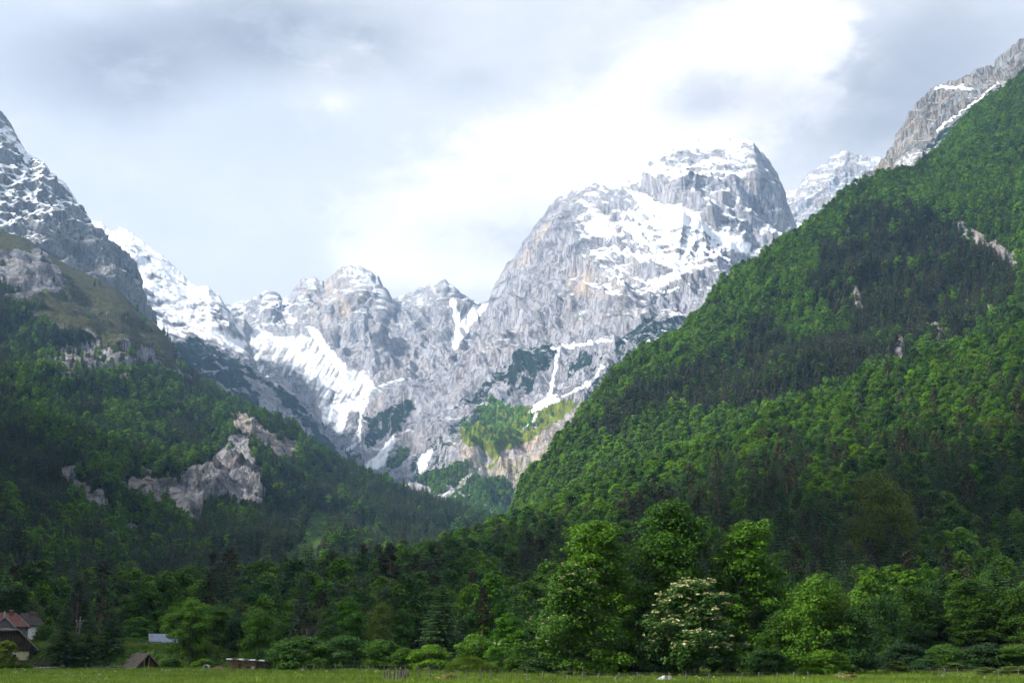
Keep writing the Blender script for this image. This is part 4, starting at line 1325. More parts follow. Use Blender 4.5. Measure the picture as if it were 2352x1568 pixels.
# kind, proto, column, top row, depth, width, category, label
FG = [
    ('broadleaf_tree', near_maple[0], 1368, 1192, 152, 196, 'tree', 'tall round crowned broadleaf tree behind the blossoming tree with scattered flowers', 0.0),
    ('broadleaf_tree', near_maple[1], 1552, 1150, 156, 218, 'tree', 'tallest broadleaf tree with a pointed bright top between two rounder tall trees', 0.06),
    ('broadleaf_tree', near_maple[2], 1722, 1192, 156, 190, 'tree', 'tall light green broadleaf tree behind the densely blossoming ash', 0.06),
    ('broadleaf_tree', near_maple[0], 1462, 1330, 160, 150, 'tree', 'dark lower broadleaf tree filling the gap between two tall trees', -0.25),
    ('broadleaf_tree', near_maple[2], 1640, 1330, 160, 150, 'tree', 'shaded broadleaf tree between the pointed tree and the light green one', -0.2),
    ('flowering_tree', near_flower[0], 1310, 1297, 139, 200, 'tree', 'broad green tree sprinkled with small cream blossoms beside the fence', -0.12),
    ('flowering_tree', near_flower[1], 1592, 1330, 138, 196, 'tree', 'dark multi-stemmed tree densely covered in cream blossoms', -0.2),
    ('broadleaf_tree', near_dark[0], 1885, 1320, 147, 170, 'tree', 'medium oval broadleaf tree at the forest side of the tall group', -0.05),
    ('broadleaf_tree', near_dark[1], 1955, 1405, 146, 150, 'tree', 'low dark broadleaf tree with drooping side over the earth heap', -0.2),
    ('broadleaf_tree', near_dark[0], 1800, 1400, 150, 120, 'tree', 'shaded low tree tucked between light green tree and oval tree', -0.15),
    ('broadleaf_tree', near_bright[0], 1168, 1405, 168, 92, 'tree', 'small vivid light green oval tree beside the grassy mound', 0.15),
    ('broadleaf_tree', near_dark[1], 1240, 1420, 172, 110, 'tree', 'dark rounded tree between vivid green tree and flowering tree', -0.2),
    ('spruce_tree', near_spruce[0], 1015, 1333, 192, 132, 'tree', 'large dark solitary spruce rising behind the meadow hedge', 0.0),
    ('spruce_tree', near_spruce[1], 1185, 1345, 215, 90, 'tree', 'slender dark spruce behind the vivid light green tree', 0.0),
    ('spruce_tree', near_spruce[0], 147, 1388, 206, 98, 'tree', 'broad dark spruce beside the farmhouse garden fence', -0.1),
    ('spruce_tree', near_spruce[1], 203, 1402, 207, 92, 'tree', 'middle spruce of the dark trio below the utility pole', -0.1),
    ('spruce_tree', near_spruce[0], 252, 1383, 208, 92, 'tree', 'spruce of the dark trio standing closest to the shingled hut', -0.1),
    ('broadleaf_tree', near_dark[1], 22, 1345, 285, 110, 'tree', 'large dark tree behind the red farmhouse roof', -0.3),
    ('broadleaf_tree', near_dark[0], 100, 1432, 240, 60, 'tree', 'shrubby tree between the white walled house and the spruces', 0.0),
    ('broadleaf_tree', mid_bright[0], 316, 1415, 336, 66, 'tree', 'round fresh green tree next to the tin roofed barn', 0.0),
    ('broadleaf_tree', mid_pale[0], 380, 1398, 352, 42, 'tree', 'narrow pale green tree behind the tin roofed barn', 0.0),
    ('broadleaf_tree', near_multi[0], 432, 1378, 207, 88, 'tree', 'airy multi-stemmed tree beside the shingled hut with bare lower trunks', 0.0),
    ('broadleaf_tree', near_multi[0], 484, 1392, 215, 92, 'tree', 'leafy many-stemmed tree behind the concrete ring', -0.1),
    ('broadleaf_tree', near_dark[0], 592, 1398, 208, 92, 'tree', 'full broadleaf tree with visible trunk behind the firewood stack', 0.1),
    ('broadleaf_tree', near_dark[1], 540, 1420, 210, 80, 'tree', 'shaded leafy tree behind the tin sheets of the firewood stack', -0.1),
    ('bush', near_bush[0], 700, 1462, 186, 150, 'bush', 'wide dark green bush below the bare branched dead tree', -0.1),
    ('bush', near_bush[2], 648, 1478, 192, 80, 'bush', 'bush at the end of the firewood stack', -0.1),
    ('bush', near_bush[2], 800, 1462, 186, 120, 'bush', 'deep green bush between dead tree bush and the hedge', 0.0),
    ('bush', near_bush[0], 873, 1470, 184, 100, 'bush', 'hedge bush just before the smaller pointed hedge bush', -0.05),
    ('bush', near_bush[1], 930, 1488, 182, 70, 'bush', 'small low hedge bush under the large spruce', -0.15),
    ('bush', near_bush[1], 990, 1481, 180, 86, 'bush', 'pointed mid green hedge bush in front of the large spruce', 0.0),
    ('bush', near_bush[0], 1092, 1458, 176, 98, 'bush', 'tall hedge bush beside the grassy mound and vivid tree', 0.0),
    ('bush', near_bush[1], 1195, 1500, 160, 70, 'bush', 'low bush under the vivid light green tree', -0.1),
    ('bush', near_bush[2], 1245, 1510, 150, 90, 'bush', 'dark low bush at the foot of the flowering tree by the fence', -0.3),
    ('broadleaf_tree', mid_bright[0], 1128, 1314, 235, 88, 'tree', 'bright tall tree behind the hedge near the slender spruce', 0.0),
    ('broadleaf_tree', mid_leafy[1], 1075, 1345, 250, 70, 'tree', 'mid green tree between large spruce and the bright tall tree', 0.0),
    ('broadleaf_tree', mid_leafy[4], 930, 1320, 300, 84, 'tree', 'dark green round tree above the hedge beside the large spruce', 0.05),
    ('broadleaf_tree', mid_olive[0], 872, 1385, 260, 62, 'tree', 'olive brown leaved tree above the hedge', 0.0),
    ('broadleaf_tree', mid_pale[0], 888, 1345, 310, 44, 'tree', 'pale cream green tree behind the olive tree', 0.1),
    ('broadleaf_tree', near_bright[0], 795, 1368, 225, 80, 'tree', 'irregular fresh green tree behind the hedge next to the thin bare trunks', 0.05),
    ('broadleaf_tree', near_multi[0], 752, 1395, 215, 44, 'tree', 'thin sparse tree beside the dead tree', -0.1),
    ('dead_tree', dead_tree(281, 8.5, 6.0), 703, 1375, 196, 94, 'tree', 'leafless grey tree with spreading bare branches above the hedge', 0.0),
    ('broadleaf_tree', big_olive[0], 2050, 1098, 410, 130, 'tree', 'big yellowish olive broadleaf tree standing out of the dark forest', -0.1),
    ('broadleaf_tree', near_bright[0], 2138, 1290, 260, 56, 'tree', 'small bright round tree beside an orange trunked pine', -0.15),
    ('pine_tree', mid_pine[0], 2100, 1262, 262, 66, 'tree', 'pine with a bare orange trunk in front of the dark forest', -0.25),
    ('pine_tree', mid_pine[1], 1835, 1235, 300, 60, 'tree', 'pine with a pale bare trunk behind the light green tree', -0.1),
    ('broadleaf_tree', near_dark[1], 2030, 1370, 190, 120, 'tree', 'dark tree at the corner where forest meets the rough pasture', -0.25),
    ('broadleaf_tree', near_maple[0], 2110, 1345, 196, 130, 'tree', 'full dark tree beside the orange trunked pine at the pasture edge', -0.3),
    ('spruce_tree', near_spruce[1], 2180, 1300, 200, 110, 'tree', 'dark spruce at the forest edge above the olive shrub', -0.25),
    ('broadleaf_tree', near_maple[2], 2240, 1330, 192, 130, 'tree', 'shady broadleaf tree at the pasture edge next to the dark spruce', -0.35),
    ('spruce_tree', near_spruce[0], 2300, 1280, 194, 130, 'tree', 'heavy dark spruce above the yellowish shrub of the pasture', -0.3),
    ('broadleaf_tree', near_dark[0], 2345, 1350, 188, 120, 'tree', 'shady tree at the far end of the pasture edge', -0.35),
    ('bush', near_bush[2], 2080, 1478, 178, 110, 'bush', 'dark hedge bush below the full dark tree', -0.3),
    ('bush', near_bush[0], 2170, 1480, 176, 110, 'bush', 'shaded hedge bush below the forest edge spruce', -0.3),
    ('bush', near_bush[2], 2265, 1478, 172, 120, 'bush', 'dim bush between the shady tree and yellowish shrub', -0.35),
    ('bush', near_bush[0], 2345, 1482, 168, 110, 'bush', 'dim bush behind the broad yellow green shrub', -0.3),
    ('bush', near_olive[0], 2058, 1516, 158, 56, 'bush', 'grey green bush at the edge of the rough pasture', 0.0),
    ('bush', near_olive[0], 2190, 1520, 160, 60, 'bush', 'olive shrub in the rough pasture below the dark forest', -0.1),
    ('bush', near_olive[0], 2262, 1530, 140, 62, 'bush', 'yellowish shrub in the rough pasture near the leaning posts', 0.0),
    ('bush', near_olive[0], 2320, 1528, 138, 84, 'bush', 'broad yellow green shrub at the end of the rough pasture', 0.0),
    ('bush', near_bush[2], 2120, 1512, 170, 70, 'bush', 'dark shrub behind the grey green bush', -0.2),
    ('bush', near_bush[1], 12, 1519, 196, 44, 'bush', 'round dark shrub before the farmhouse wall', -0.15),
    ('bush', near_bush[1], 60, 1521, 198, 34, 'bush', 'small leafy shrub in front of the garden pickets', 0.0),
    ('bush', near_olive[0], 14, 1470, 197, 58, 'bush', 'yellow green willowy tree in front of the dark wooden gable', 0.1),
    ('bush', near_bush[0], 398, 1512, 206, 52, 'bush', 'leafy shrub beside the open gable of the hut', 0.0),
    ('bush', near_bush[1], 470, 1512, 200, 50, 'bush', 'shrub growing by the concrete ring', 0.0),
    ('bush', near_bush[1], 300, 1500, 280, 50, 'bush', 'low green thicket between hut and tin roofed barn', 0.0),
    ('bush', near_bush[0], 1890, 1492, 142, 110, 'bush', 'dense low bush under the medium oval broadleaf tree', -0.1),
    ('bush', near_bush[2], 1760, 1490, 146, 100, 'bush', 'shaded bush under the tall light green tree', -0.25),
    ('bush', near_bush[2], 1475, 1470, 152, 120, 'bush', 'shaded thicket under the pointed tall tree', -0.25),
]
prs = np.random.RandomState(77)
for kind, pr, x, yt, D, w, cat, label, tint in FG:
    b = at(x, HOR, D)
    gz = ground_z(b[0], b[1]) if D > 211 or b[0] > 60 else 0.0
    z_top = at(x, yt, D)[2]
    h = max(1.0, z_top - gz)
    wid = w * D / F
    place(kind, pr, (b[0], b[1], gz - 0.05), prs.uniform(0, 6.28), wid / pr['w'] * 1.14, h / pr['h'], label, cat, tint=tint)
    shade_horizon(x, w, yt)

# the wood on the near rise: the trees that show largest stand singly, the rest is one mass
near_protos = mid_leafy + mid_bright + mid_pale + mid_olive + mid_spruce + mid_pine
NLEAF, NSPR = 6, 9
P, qx, qy, A = sample('near_hill', 6.0, rng, lambda x, y, p, A: (A['wood'] > 0.5) * sstep(p[:, 1] + 0.9 * np.clip(p[:, 0] - 20, 0, 45), 222, 236))
con = np.clip(0.30 + 1.3 * n2d(qx, qy, 120, 3) - 0.22 * sstep(-qx, -1300, -1150) * sstep(-qy, -1450, -1400) + 0.40 * pm(qx, qy, [(1450, 1150), (1850, 1060), (2352, 950), (2352, 1400), (1900, 1420), (1500, 1330)], 60) - 0.6 * pm(qx, qy, [(900, 1260), (1500, 1030), (2352, 700), (2352, 900), (1900, 1040), (1500, 1170), (1000, 1330)], 40), 0.03, 0.9)
n = len(P)
isc = rng.uniform(size=n) < con
u = rng.uniform(size=n)
pidx = np.where(isc, np.where(u < 0.82, rng.randint(NSPR, NSPR + 3, n), rng.randint(NSPR + 3, NSPR + 5, n)), rng.randint(0, NLEAF, n))
pidx = np.where(~isc & (u < 0.05), 6, pidx)
pidx = np.where(~isc & (u > 0.93), 7, pidx)
pidx = np.where(~isc & (u > 0.05) & (u < 0.09), 8, pidx)
scl = np.clip(rng.normal(0.86, 0.22, n), 0.45, 1.4)
scl *= np.interp(P[:, 1], [220, 300, 420], [0.62, 0.8, 1.0])
tint = rng.normal(-0.02, 0.12, n)
rotz = rng.uniform(0, 6.28, n)
single = np.zeros(n, bool)
NLAB = {}
for k in range(6):
    NLAB[k] = ('broadleaf_tree', 'mid green broadleaf tree standing in the wood behind the meadow trees', 'broadleaf trees of the near wood')
NLAB[4] = NLAB[5] = ('broadleaf_tree', 'deep blue green broadleaf tree standing in the wood behind the meadow trees', 'deep green broadleaf trees of the near wood')
NLAB[6] = ('broadleaf_tree', 'fresh bright green narrow tree standing in the wood behind the meadow trees', 'bright trees of the near wood')
NLAB[7] = ('broadleaf_tree', 'pale grey green narrow tree standing in the wood behind the meadow trees', 'pale trees of the near wood')
NLAB[8] = ('broadleaf_tree', 'yellowish olive tree standing in the wood behind the meadow trees', 'olive trees of the near wood')
for k in (9, 10, 11):
    NLAB[k] = ('spruce_tree', 'dark pointed spruce standing in the wood behind the meadow trees', 'spruces of the near wood')
for k in (12, 13):
    NLAB[k] = ('pine_tree', 'thin pine with open crown standing in the wood behind the meadow trees', 'pines of the near wood')
left_of = {'broadleaf_tree': 245, 'spruce_tree': 230, 'pine_tree': 80}
for i in np.argsort(P[:, 1]):
    pr = near_protos[pidx[i]]
    h, w = pr['h'] * scl[i], pr['w'] * scl[i] * F / P[i, 1]
    _, yt = proj(P[i] + np.array([0, 0, h]))
    kind, lab, grp = NLAB[pidx[i]]
    if -10 < qx[i] < 2362 and left_of[kind] > 0 and seen(qx[i], w, yt) > 0.3:
        where = ('behind the farm buildings' if qx[i] < 420 else 'behind the hedge and firewood stack' if qx[i] < 1230 else 'above the tall meadow trees' if qx[i] < 1830 else 'above the rough pasture')
        size = 'short' if h < 9.5 else 'tall' if h > 17 else 'medium-sized'
        lab2 = size + ' ' + lab.replace(' standing in the wood behind the meadow trees', '') + ' in the wood ' + where
        place(kind, pr, (P[i, 0], P[i, 1], P[i, 2] - 0.2), rotz[i], scl[i], scl[i], lab2, 'tree', lab2.replace('tree', 'trees').replace('spruce ', 'spruces ').replace('pine ', 'pines '), tint[i])
        left_of[kind] -= 1
        single[i] = True
    shade_horizon(qx[i], w, yt, 0.6)
NEAR = [joined('near_tree', p) for p in near_protos]
r_ = ~single
scatter('near_forest', P[r_] - np.array([0, 0, 0.2]), rotz[r_], scl[r_], tint[r_], pidx[r_], NEAR, 'mixed forest rising from the meadow trees up the near slope')

# ------------------------------------------------------------------ building blocks
def slab(pts, thick):
    """a flat polygon given a thickness (vector)"""
    p = np.array(pts, float)
    q = p + np.array(thick, float)
    n = len(p)
    me_v = np.concatenate([p, q])
    faces = [tuple(range(n - 1, -1, -1)), tuple(range(n, 2 * n))] + [(k, (k + 1) % n, n + (k + 1) % n, n + k) for k in range(n)]
    return me_v, faces


def box(x0, x1, y0, y1, z0, z1):
    return slab([(x0, y0, z0), (x1, y0, z0), (x1, y1, z0), (x0, y1, z0)], (0, 0, z1 - z0))


def beam(p, q, w, h=None):
    p, q = np.array(p, float), np.array(q, float)
    h = w if h is None else h
    d = unit(q - p)
    ref = np.array([0, 0, 1.0]) if abs(d[2]) < 0.9 else np.array([1.0, 0, 0])
    u = unit(np.cross(d, ref)) * w / 2
    v = unit(np.cross(u, d)) * h / 2
    return slab([p - u - v, p + u - v, p + u + v, p - u + v], q - p)


def build(name, pieces, mat, parent=None, smooth=False):
    if isinstance(pieces, tuple):
        pieces = [pieces]
    V, Fc, n = [], [], 0
    for v, f in pieces:
        V.extend(np.asarray(v, float).tolist())
        Fc.extend([tuple(int(i) + n for i in face) for face in f])
        n += len(v)
    me = bpy.data.meshes.new(name)
    me.from_pydata(V, [], Fc)
    me.materials.append(mat)
    if smooth:
        me.polygons.foreach_set('use_smooth', np.ones(len(Fc), bool))
    me.update()
    return link(name, me, parent)


def thing(name, label, cat, loc=(0, 0, 0), rz=0.0, group=None):
    o = bpy.data.objects.new(name, None)
    COL.objects.link(o)
    o.location = loc
    o.rotation_euler = (0, 0, rz)
    return tag(o, label, cat, group)


def lump(name, seed, rx, ry, rz_, mat, parent=None, rough=0.25, n=18):
    """an uneven mound or stone sitting on z = 0"""
    V, Fc = [], []
    for j in range(n):
        t = (j / (n - 1)) * math.pi * 0.62
        for k in range(2 * n):
            a = math.pi * k / n
            d = np.array([math.sin(t) * math.cos(a), math.sin(t) * math.sin(a), math.cos(t)])
            V.append(d)
    V = np.array(V)
    r = 1 + rough * fbm(V * 1.6 + seed * 3.7, 4, 0.6) * 1.6
    V = V * r[:, None] * np.array([rx, ry, rz_])
    for j in range(n - 1):
        for k in range(2 * n):
            a, b = j * 2 * n + k, j * 2 * n + (k + 1) % (2 * n)
            Fc.append((a, a + 2 * n, b + 2 * n, b))
    return build(name, (V, Fc), mat, parent, True)


MAT = {
    'oldwood': simple_mat('dark_weathered_boards', (0.022, 0.016, 0.012), (0.075, 0.055, 0.042), 2.2, stretch=(4, 4, 0.4), bmp=0.01),
    'brownwood': simple_mat('brown_boards', (0.06, 0.035, 0.018), (0.16, 0.095, 0.05), 2.2, stretch=(4, 4, 0.4), bmp=0.01),
    'greywood': simple_mat('silver_grey_wood', (0.12, 0.11, 0.10), (0.27, 0.255, 0.235), 4.0, stretch=(3, 3, 0.5), bmp=0.01),
    'postwood': simple_mat('weathered_post_wood', (0.055, 0.05, 0.045), (0.15, 0.14, 0.125), 4.0, stretch=(3, 3, 0.5), bmp=0.01),
    'palewood': simple_mat('pale_new_wood', (0.30, 0.22, 0.12), (0.45, 0.35, 0.21), 5.0),
    'stucco': simple_mat('cream_stucco', (0.42, 0.36, 0.22), (0.52, 0.46, 0.30), 1.5),
    'white': simple_mat('white_paint', (0.62, 0.61, 0.58), (0.75, 0.74, 0.71), 2.0),
    'shingle': simple_mat('grey_shingle', (0.09, 0.085, 0.085), (0.19, 0.18, 0.175), 3.0, stretch=(2, 2, 5), bmp=0.02),
    'brownshingle': simple_mat('brown_shingle', (0.05, 0.04, 0.036), (0.115, 0.095, 0.085), 3.5, stretch=(3, 1, 3), bmp=0.02),
    'red': simple_mat('rust_red_sheet_roof', (0.085, 0.030, 0.026), (0.145, 0.055, 0.046), 1.2, rough=0.6, stretch=(3, 1, 1)),
    'darkroof': simple_mat('dark_brown_roof', (0.022, 0.018, 0.017), (0.05, 0.04, 0.038), 2.0, rough=0.7),
    'brick': simple_mat('red_brick', (0.13, 0.045, 0.03), (0.22, 0.09, 0.06), 6.0),
    'tin': simple_mat('blue_grey_tin_with_rust', (0.26, 0.33, 0.42), (0.34, 0.21, 0.15), 0.9, rough=0.5, stretch=(2.5, 1, 0.7), lo=0.52, hi=0.66),
    'sheet': simple_mat('dull_grey_sheet_metal', (0.22, 0.24, 0.26), (0.42, 0.44, 0.46), 1.5, rough=0.45, stretch=(1, 3, 1)),
    'log': simple_mat('cut_log_end', (0.16, 0.085, 0.045), (0.36, 0.22, 0.12), 5.0, lo=0.3, hi=0.7),
    'barklog': simple_mat('firewood_bark', (0.045, 0.035, 0.028), (0.15, 0.125, 0.10), 5.0),
    'concrete': simple_mat('old_concrete', (0.24, 0.24, 0.23), (0.36, 0.36, 0.34), 3.0),
    'earth': simple_mat('brown_earth', (0.075, 0.042, 0.022), (0.15, 0.085, 0.05), 3.0, bmp=0.05),
    'moss': simple_mat('mossy_heap', (0.045, 0.055, 0.012), (0.095, 0.075, 0.025), 2.2, bmp=0.06),
    'stone': simple_mat('pale_limestone_boulder', (0.12, 0.12, 0.11), (0.38, 0.375, 0.35), 2.6, bmp=0.05),
    'glass': simple_mat('dark_window_glass', (0.012, 0.014, 0.018), (0.02, 0.022, 0.026), 1.0, rough=0.12, spec=0.5),
    'blue': simple_mat('faded_blue_plastic', (0.06, 0.12, 0.30), (0.10, 0.18, 0.38), 1.0, rough=0.5),
    'turf': simple_mat('mound_turf', (0.060, 0.105, 0.010), (0.105, 0.150, 0.020), 1.6, bmp=0.04),
    'wire': simple_mat('galvanised_wire', (0.10, 0.10, 0.10), (0.16, 0.16, 0.16), 3.0, rough=0.5),
}


def px2(x, D):
    return float(at(x, HOR, D)[0])


def pz(y, D):
    return float(at(1176, y, D)[2])


# ---- farmhouse with the half-hipped wooden gable
def farmhouse():
    D = 205
    xc, xe, xh = px2(10, D), px2(83, D), px2(38, D)
    he, hh = pz(1493, D), pz(1446.5, D)
    half = xe - xc
    top = hh + 0.22
    hx = xh - xc
    t = thing('farmhouse', 'old farmhouse with dark board gable, clipped roof and cream wall below', 'house', (xc, D, 0), R(20))
    L = 11.0
    wallw = px2(64, D) - xc
    build('wall', box(-wallw, wallw, 0.35, L, -0.2, 2.65), MAT['stucco'], t)
    g = build('gable', slab([(-half + 0.35, 0.30, 2.66), (half - 0.35, 0.30, 2.66), (half - 0.5, 0.30, he), (hx, 0.30, hh - 0.1), (-hx, 0.30, hh - 0.1), (-half + 0.5, 0.30, he)], (0, 0.3, 0)), MAT['oldwood'], t)
    bw = 0.26
    nb = int((2 * half - 1.2) / bw)
    for k in range(nb):
        x = -half + 0.6 + k * bw
        zt = min(hh - 0.12, he + (half - 0.4 - abs(x + bw / 2)) * (hh - he) / (half - hx) - 0.15)
        if zt > 2.9:
            build('plank', box(x, x + bw - 0.03, 0.24 + 0.015 * (k % 3), 0.299, 2.60 - 0.05 * (k % 2), zt), MAT['oldwood'], g)
    d = hh - top
    run = 2.2
    rf = build('roof', [slab([(hx, -0.3, hh), (half, -0.3, he), (half, L, he), (hx, L, hh)], (0.10, 0, 0.16)),
                        slab([(-hx, -0.3, hh), (-half, -0.3, he), (-half, L, he), (-hx, L, hh)], (-0.10, 0, 0.16)),
                        slab([(0, run, top), (hx, -0.32, hh + 0.05), (hx, L, hh + 0.05), (0, L, top)], (0, 0, 0.10)),
                        slab([(0, run, top), (-hx, -0.32, hh + 0.05), (-hx, L, hh + 0.05), (0, L, top)], (0, 0, 0.10)),
                        slab([(0, run, top + 0.02), (-hx, -0.33, hh + 0.06), (hx, -0.33, hh + 0.06)], (0, 0, 0.09))], MAT['shingle'], t)
    build('bargeboard', [beam((hx, -0.36, hh + 0.06), (half + 0.1, -0.36, he + 0.03), 0.08, 0.2), beam((-hx, -0.36, hh + 0.06), (-half - 0.1, -0.36, he + 0.03), 0.08, 0.2), beam((-hx, -0.42, hh + 0.06), (hx, -0.42, hh + 0.06), 0.1, 0.16)], MAT['greywood'], rf)
    w = build('window', box(px2(26, D) - xc, px2(39, D) - xc, 0.28, 0.345, 1.35, 2.25), MAT['white'], t)
    build('pane', box(px2(28, D) - xc, px2(37, D) - xc, 0.25, 0.279, 1.45, 2.15), MAT['glass'], w)
    build('post', box(half - 1.15, half - 0.95, 0.4, 0.6, -0.2, 2.66), MAT['oldwood'], t)


farmhouse()


def hip_house(name, label, D, xr0, xr1, xeave, yridge, yeave, zbase, roofmat, wallmat, depth=4.0, sheets=True):
    X0, X1, XE = px2(xr0, D), px2(xr1, D), px2(xeave, D)
    zr, ze = pz(yridge, D), pz(yeave, D)
    t = thing(name, label, 'house', (X1, D, zbase), R(16))
    a, e = X0 - X1, XE - X1
    zr -= zbase
    ze -= zbase
    build('wall', box(a - e, e - 0.4, -depth + 0.45, depth - 0.45, -0.6, ze + 0.05), wallmat, t)
    rf = build('roof', [slab([(a, 0, zr), (0, 0, zr), (e, -depth, ze), (a - e, -depth, ze)], (0, -0.04, 0.14)),
                        slab([(0, 0, zr), (e, depth, ze), (e, -depth, ze)], (0.05, 0, 0.13)),
                        slab([(0, 0, zr), (a, 0, zr), (a - e, depth, ze), (e, depth, ze)], (0, 0.04, 0.13)),
                        slab([(a, 0, zr), (a - e, -depth, ze), (a - e, depth, ze)], (-0.05, 0, 0.13))], roofmat, t)
    if sheets:      # raised seams of the sheet metal
        for k in range(12):
            x = e - 0.35 - k * 0.55
            tt = 0.0 if x <= 0 else x / e
            build('seam', beam((x, -depth * tt - 0.09, zr + (ze - zr) * tt + 0.15), (x, -depth - 0.03, ze + 0.15), 0.06, 0.05), roofmat, rf)
    return t, zr, ze, rf


def chimney(t, x, y, z0, z1, w, mat):
    c = build('chimney', box(x - w / 2, x + w / 2, y - w / 2, y + w / 2, z0, z1), mat, t)
    build('cap', box(x - w / 2 - 0.06, x + w / 2 + 0.06, y - w / 2 - 0.06, y + w / 2 + 0.06, z1, z1 + 0.1), MAT['concrete'], c)


gz = ground_z(px2(10, 232), 232)
t, zr, ze, rf = hip_house('red_roofed_house', 'house with rust red sheet roof and grey shingled gable behind the farmhouse', 232, -55, 30, 62, 1408, 1441, gz, MAT['red'], MAT['shingle'])
X1 = px2(30, 232)
ax = px2(12, 232) - X1
hw = px2(37, 232) - px2(12, 232)
za, zf = pz(1420, 232) - gz, pz(1445, 232) - gz
g = build('gable', slab([(ax - hw, -5.2, zf - 1.6), (ax + hw, -5.2, zf - 1.6), (ax + hw, -5.2, zf), (ax, -5.2, za - 0.1), (ax - hw, -5.2, zf)], (0, 1.5, 0)), MAT['shingle'], t)
build('gable_roof', [slab([(ax, -5.5, za), (ax + hw + 0.2, -5.5, zf - 0.15), (ax + hw + 0.2, -2.0, zf - 0.15), (ax, -2.0, za)], (0.06, 0, 0.1)),
                     slab([(ax, -5.5, za), (ax - hw - 0.2, -5.5, zf - 0.15), (ax - hw - 0.2, -2.0, zf - 0.15), (ax, -2.0, za)], (-0.06, 0, 0.1))], MAT['greywood'], t)
chimney(t, px2(20, 232) - X1, -0.6, zr - 1.0, pz(1402, 232) - gz, 0.62, MAT['brick'])
build('stovepipe', tube([(px2(8, 232) - X1, -3.0, zr - 1.6), (px2(8, 232) - X1, -3.0, pz(1404, 232) - gz)], [0.13, 0.13], 10), MAT['sheet'], t)
gz = ground_z(px2(70, 262), 262)
t, zr, ze, rf = hip_house('white_walled_house', 'white walled house with dark brown roof and two brick chimneys', 262, 44, 72, 99, 1409, 1438, gz, MAT['darkroof'], MAT['white'], sheets=False)
X1 = px2(72, 262)
chimney(t, px2(67, 262) - X1, -0.3, zr - 0.6, pz(1405, 262) - gz, 0.75, MAT['brick'])
chimney(t, px2(75, 262) - X1, 0.6, zr - 0.8, pz(1407, 262) - gz, 0.6, MAT['brick'])
w = build('window', box(px2(80, 262) - X1, px2(88, 262) - X1, -3.62, -3.551, ze - 2.2, ze - 0.9), MAT['brownwood'], t)
build('pane', box(px2(81.5, 262) - X1, px2(86.5, 262) - X1, -3.66, -3.621, ze - 2.05, ze - 1.05), MAT['glass'], w)


# ---- shingled hut
def hut():
    D = 205
    t = thing('shingled_hut', 'low hut with brown shingled roof reaching the grass and an open board gable', 'hut', (px2(344, D), D - 1.0, 0), R(43))
    W, L, Hh = 2.25, 5.0, 2.2
    lf = build('roof', [slab([(-W, -0.35, 0.02), (0, -0.35, Hh), (0, L, Hh), (-W, L, 0.02)], (-0.05, 0, 0.07)), slab([(W, -0.35, 0.02), (0, -0.35, Hh), (0, L, Hh), (W, L, 0.02)], (0.05, 0, 0.07))], MAT['brownshingle'], t)
    n = 9
    for sgn in (-1, 1):
        for k in range(n):
            a, b = k / n, (k + 1.25) / n
            b = min(b, 1.0)
            P0 = np.array([sgn * W * (1 - a), 0, 0.02 + (Hh - 0.02) * a])
            P1 = np.array([sgn * W * (1 - b), 0, 0.02 + (Hh - 0.02) * b])
            off = np.array([sgn * 0.075, 0, 0.10])
            for j in range(7):
                y0, y1 = -0.38 + j * (L + 0.38) / 7, -0.38 + (j + 1) * (L + 0.38) / 7 - 0.04
                lift = off * (1 + 0.25 * math.sin(k * 5.1 + j * 3.3))
                build('shingle', slab([P0 + lift + (0, y0, 0), P0 + lift + (0, y1, 0), P1 + off * 0.8 + (0, y1, 0), P1 + off * 0.8 + (0, y0, 0)], (sgn * 0.012, 0, 0.018)), MAT['brownshingle'], lf)
    wl = build('gable', slab([(-W + 0.25, 0.25, 0.0), (-0.35, 0.25, 0.0), (-0.35, 0.25, Hh - 0.45), (-0.3, 0.25, Hh - 0.4)], (0, 0.05, 0)), MAT['brownwood'], t)
    for k in range(14):
        x = -W + 0.35 + k * 0.28
        zt = Hh * (1 - abs(x + 0.13) / W) - 0.1
        if 6 <= k <= 7:
            continue
        if zt > 0.25:
            build('plank', box(x, x + 0.255, 0.18 + 0.012 * (k % 2), 0.24, 0, zt), MAT['brownwood'], wl)
    build('door_post', [beam((-0.42, 0.12, 0), (-0.42, 0.12, Hh - 0.5), 0.1), beam((0.30, 0.12, 0), (0.30, 0.12, Hh - 0.5), 0.1)], MAT['palewood'], t)
    build('bargeboard', [beam((0, -0.40, Hh + 0.02), (-W - 0.05, -0.40, 0.06), 0.06, 0.16), beam((0, -0.40, Hh + 0.02), (W + 0.05, -0.40, 0.06), 0.06, 0.16)], MAT['greywood'], t)


hut()


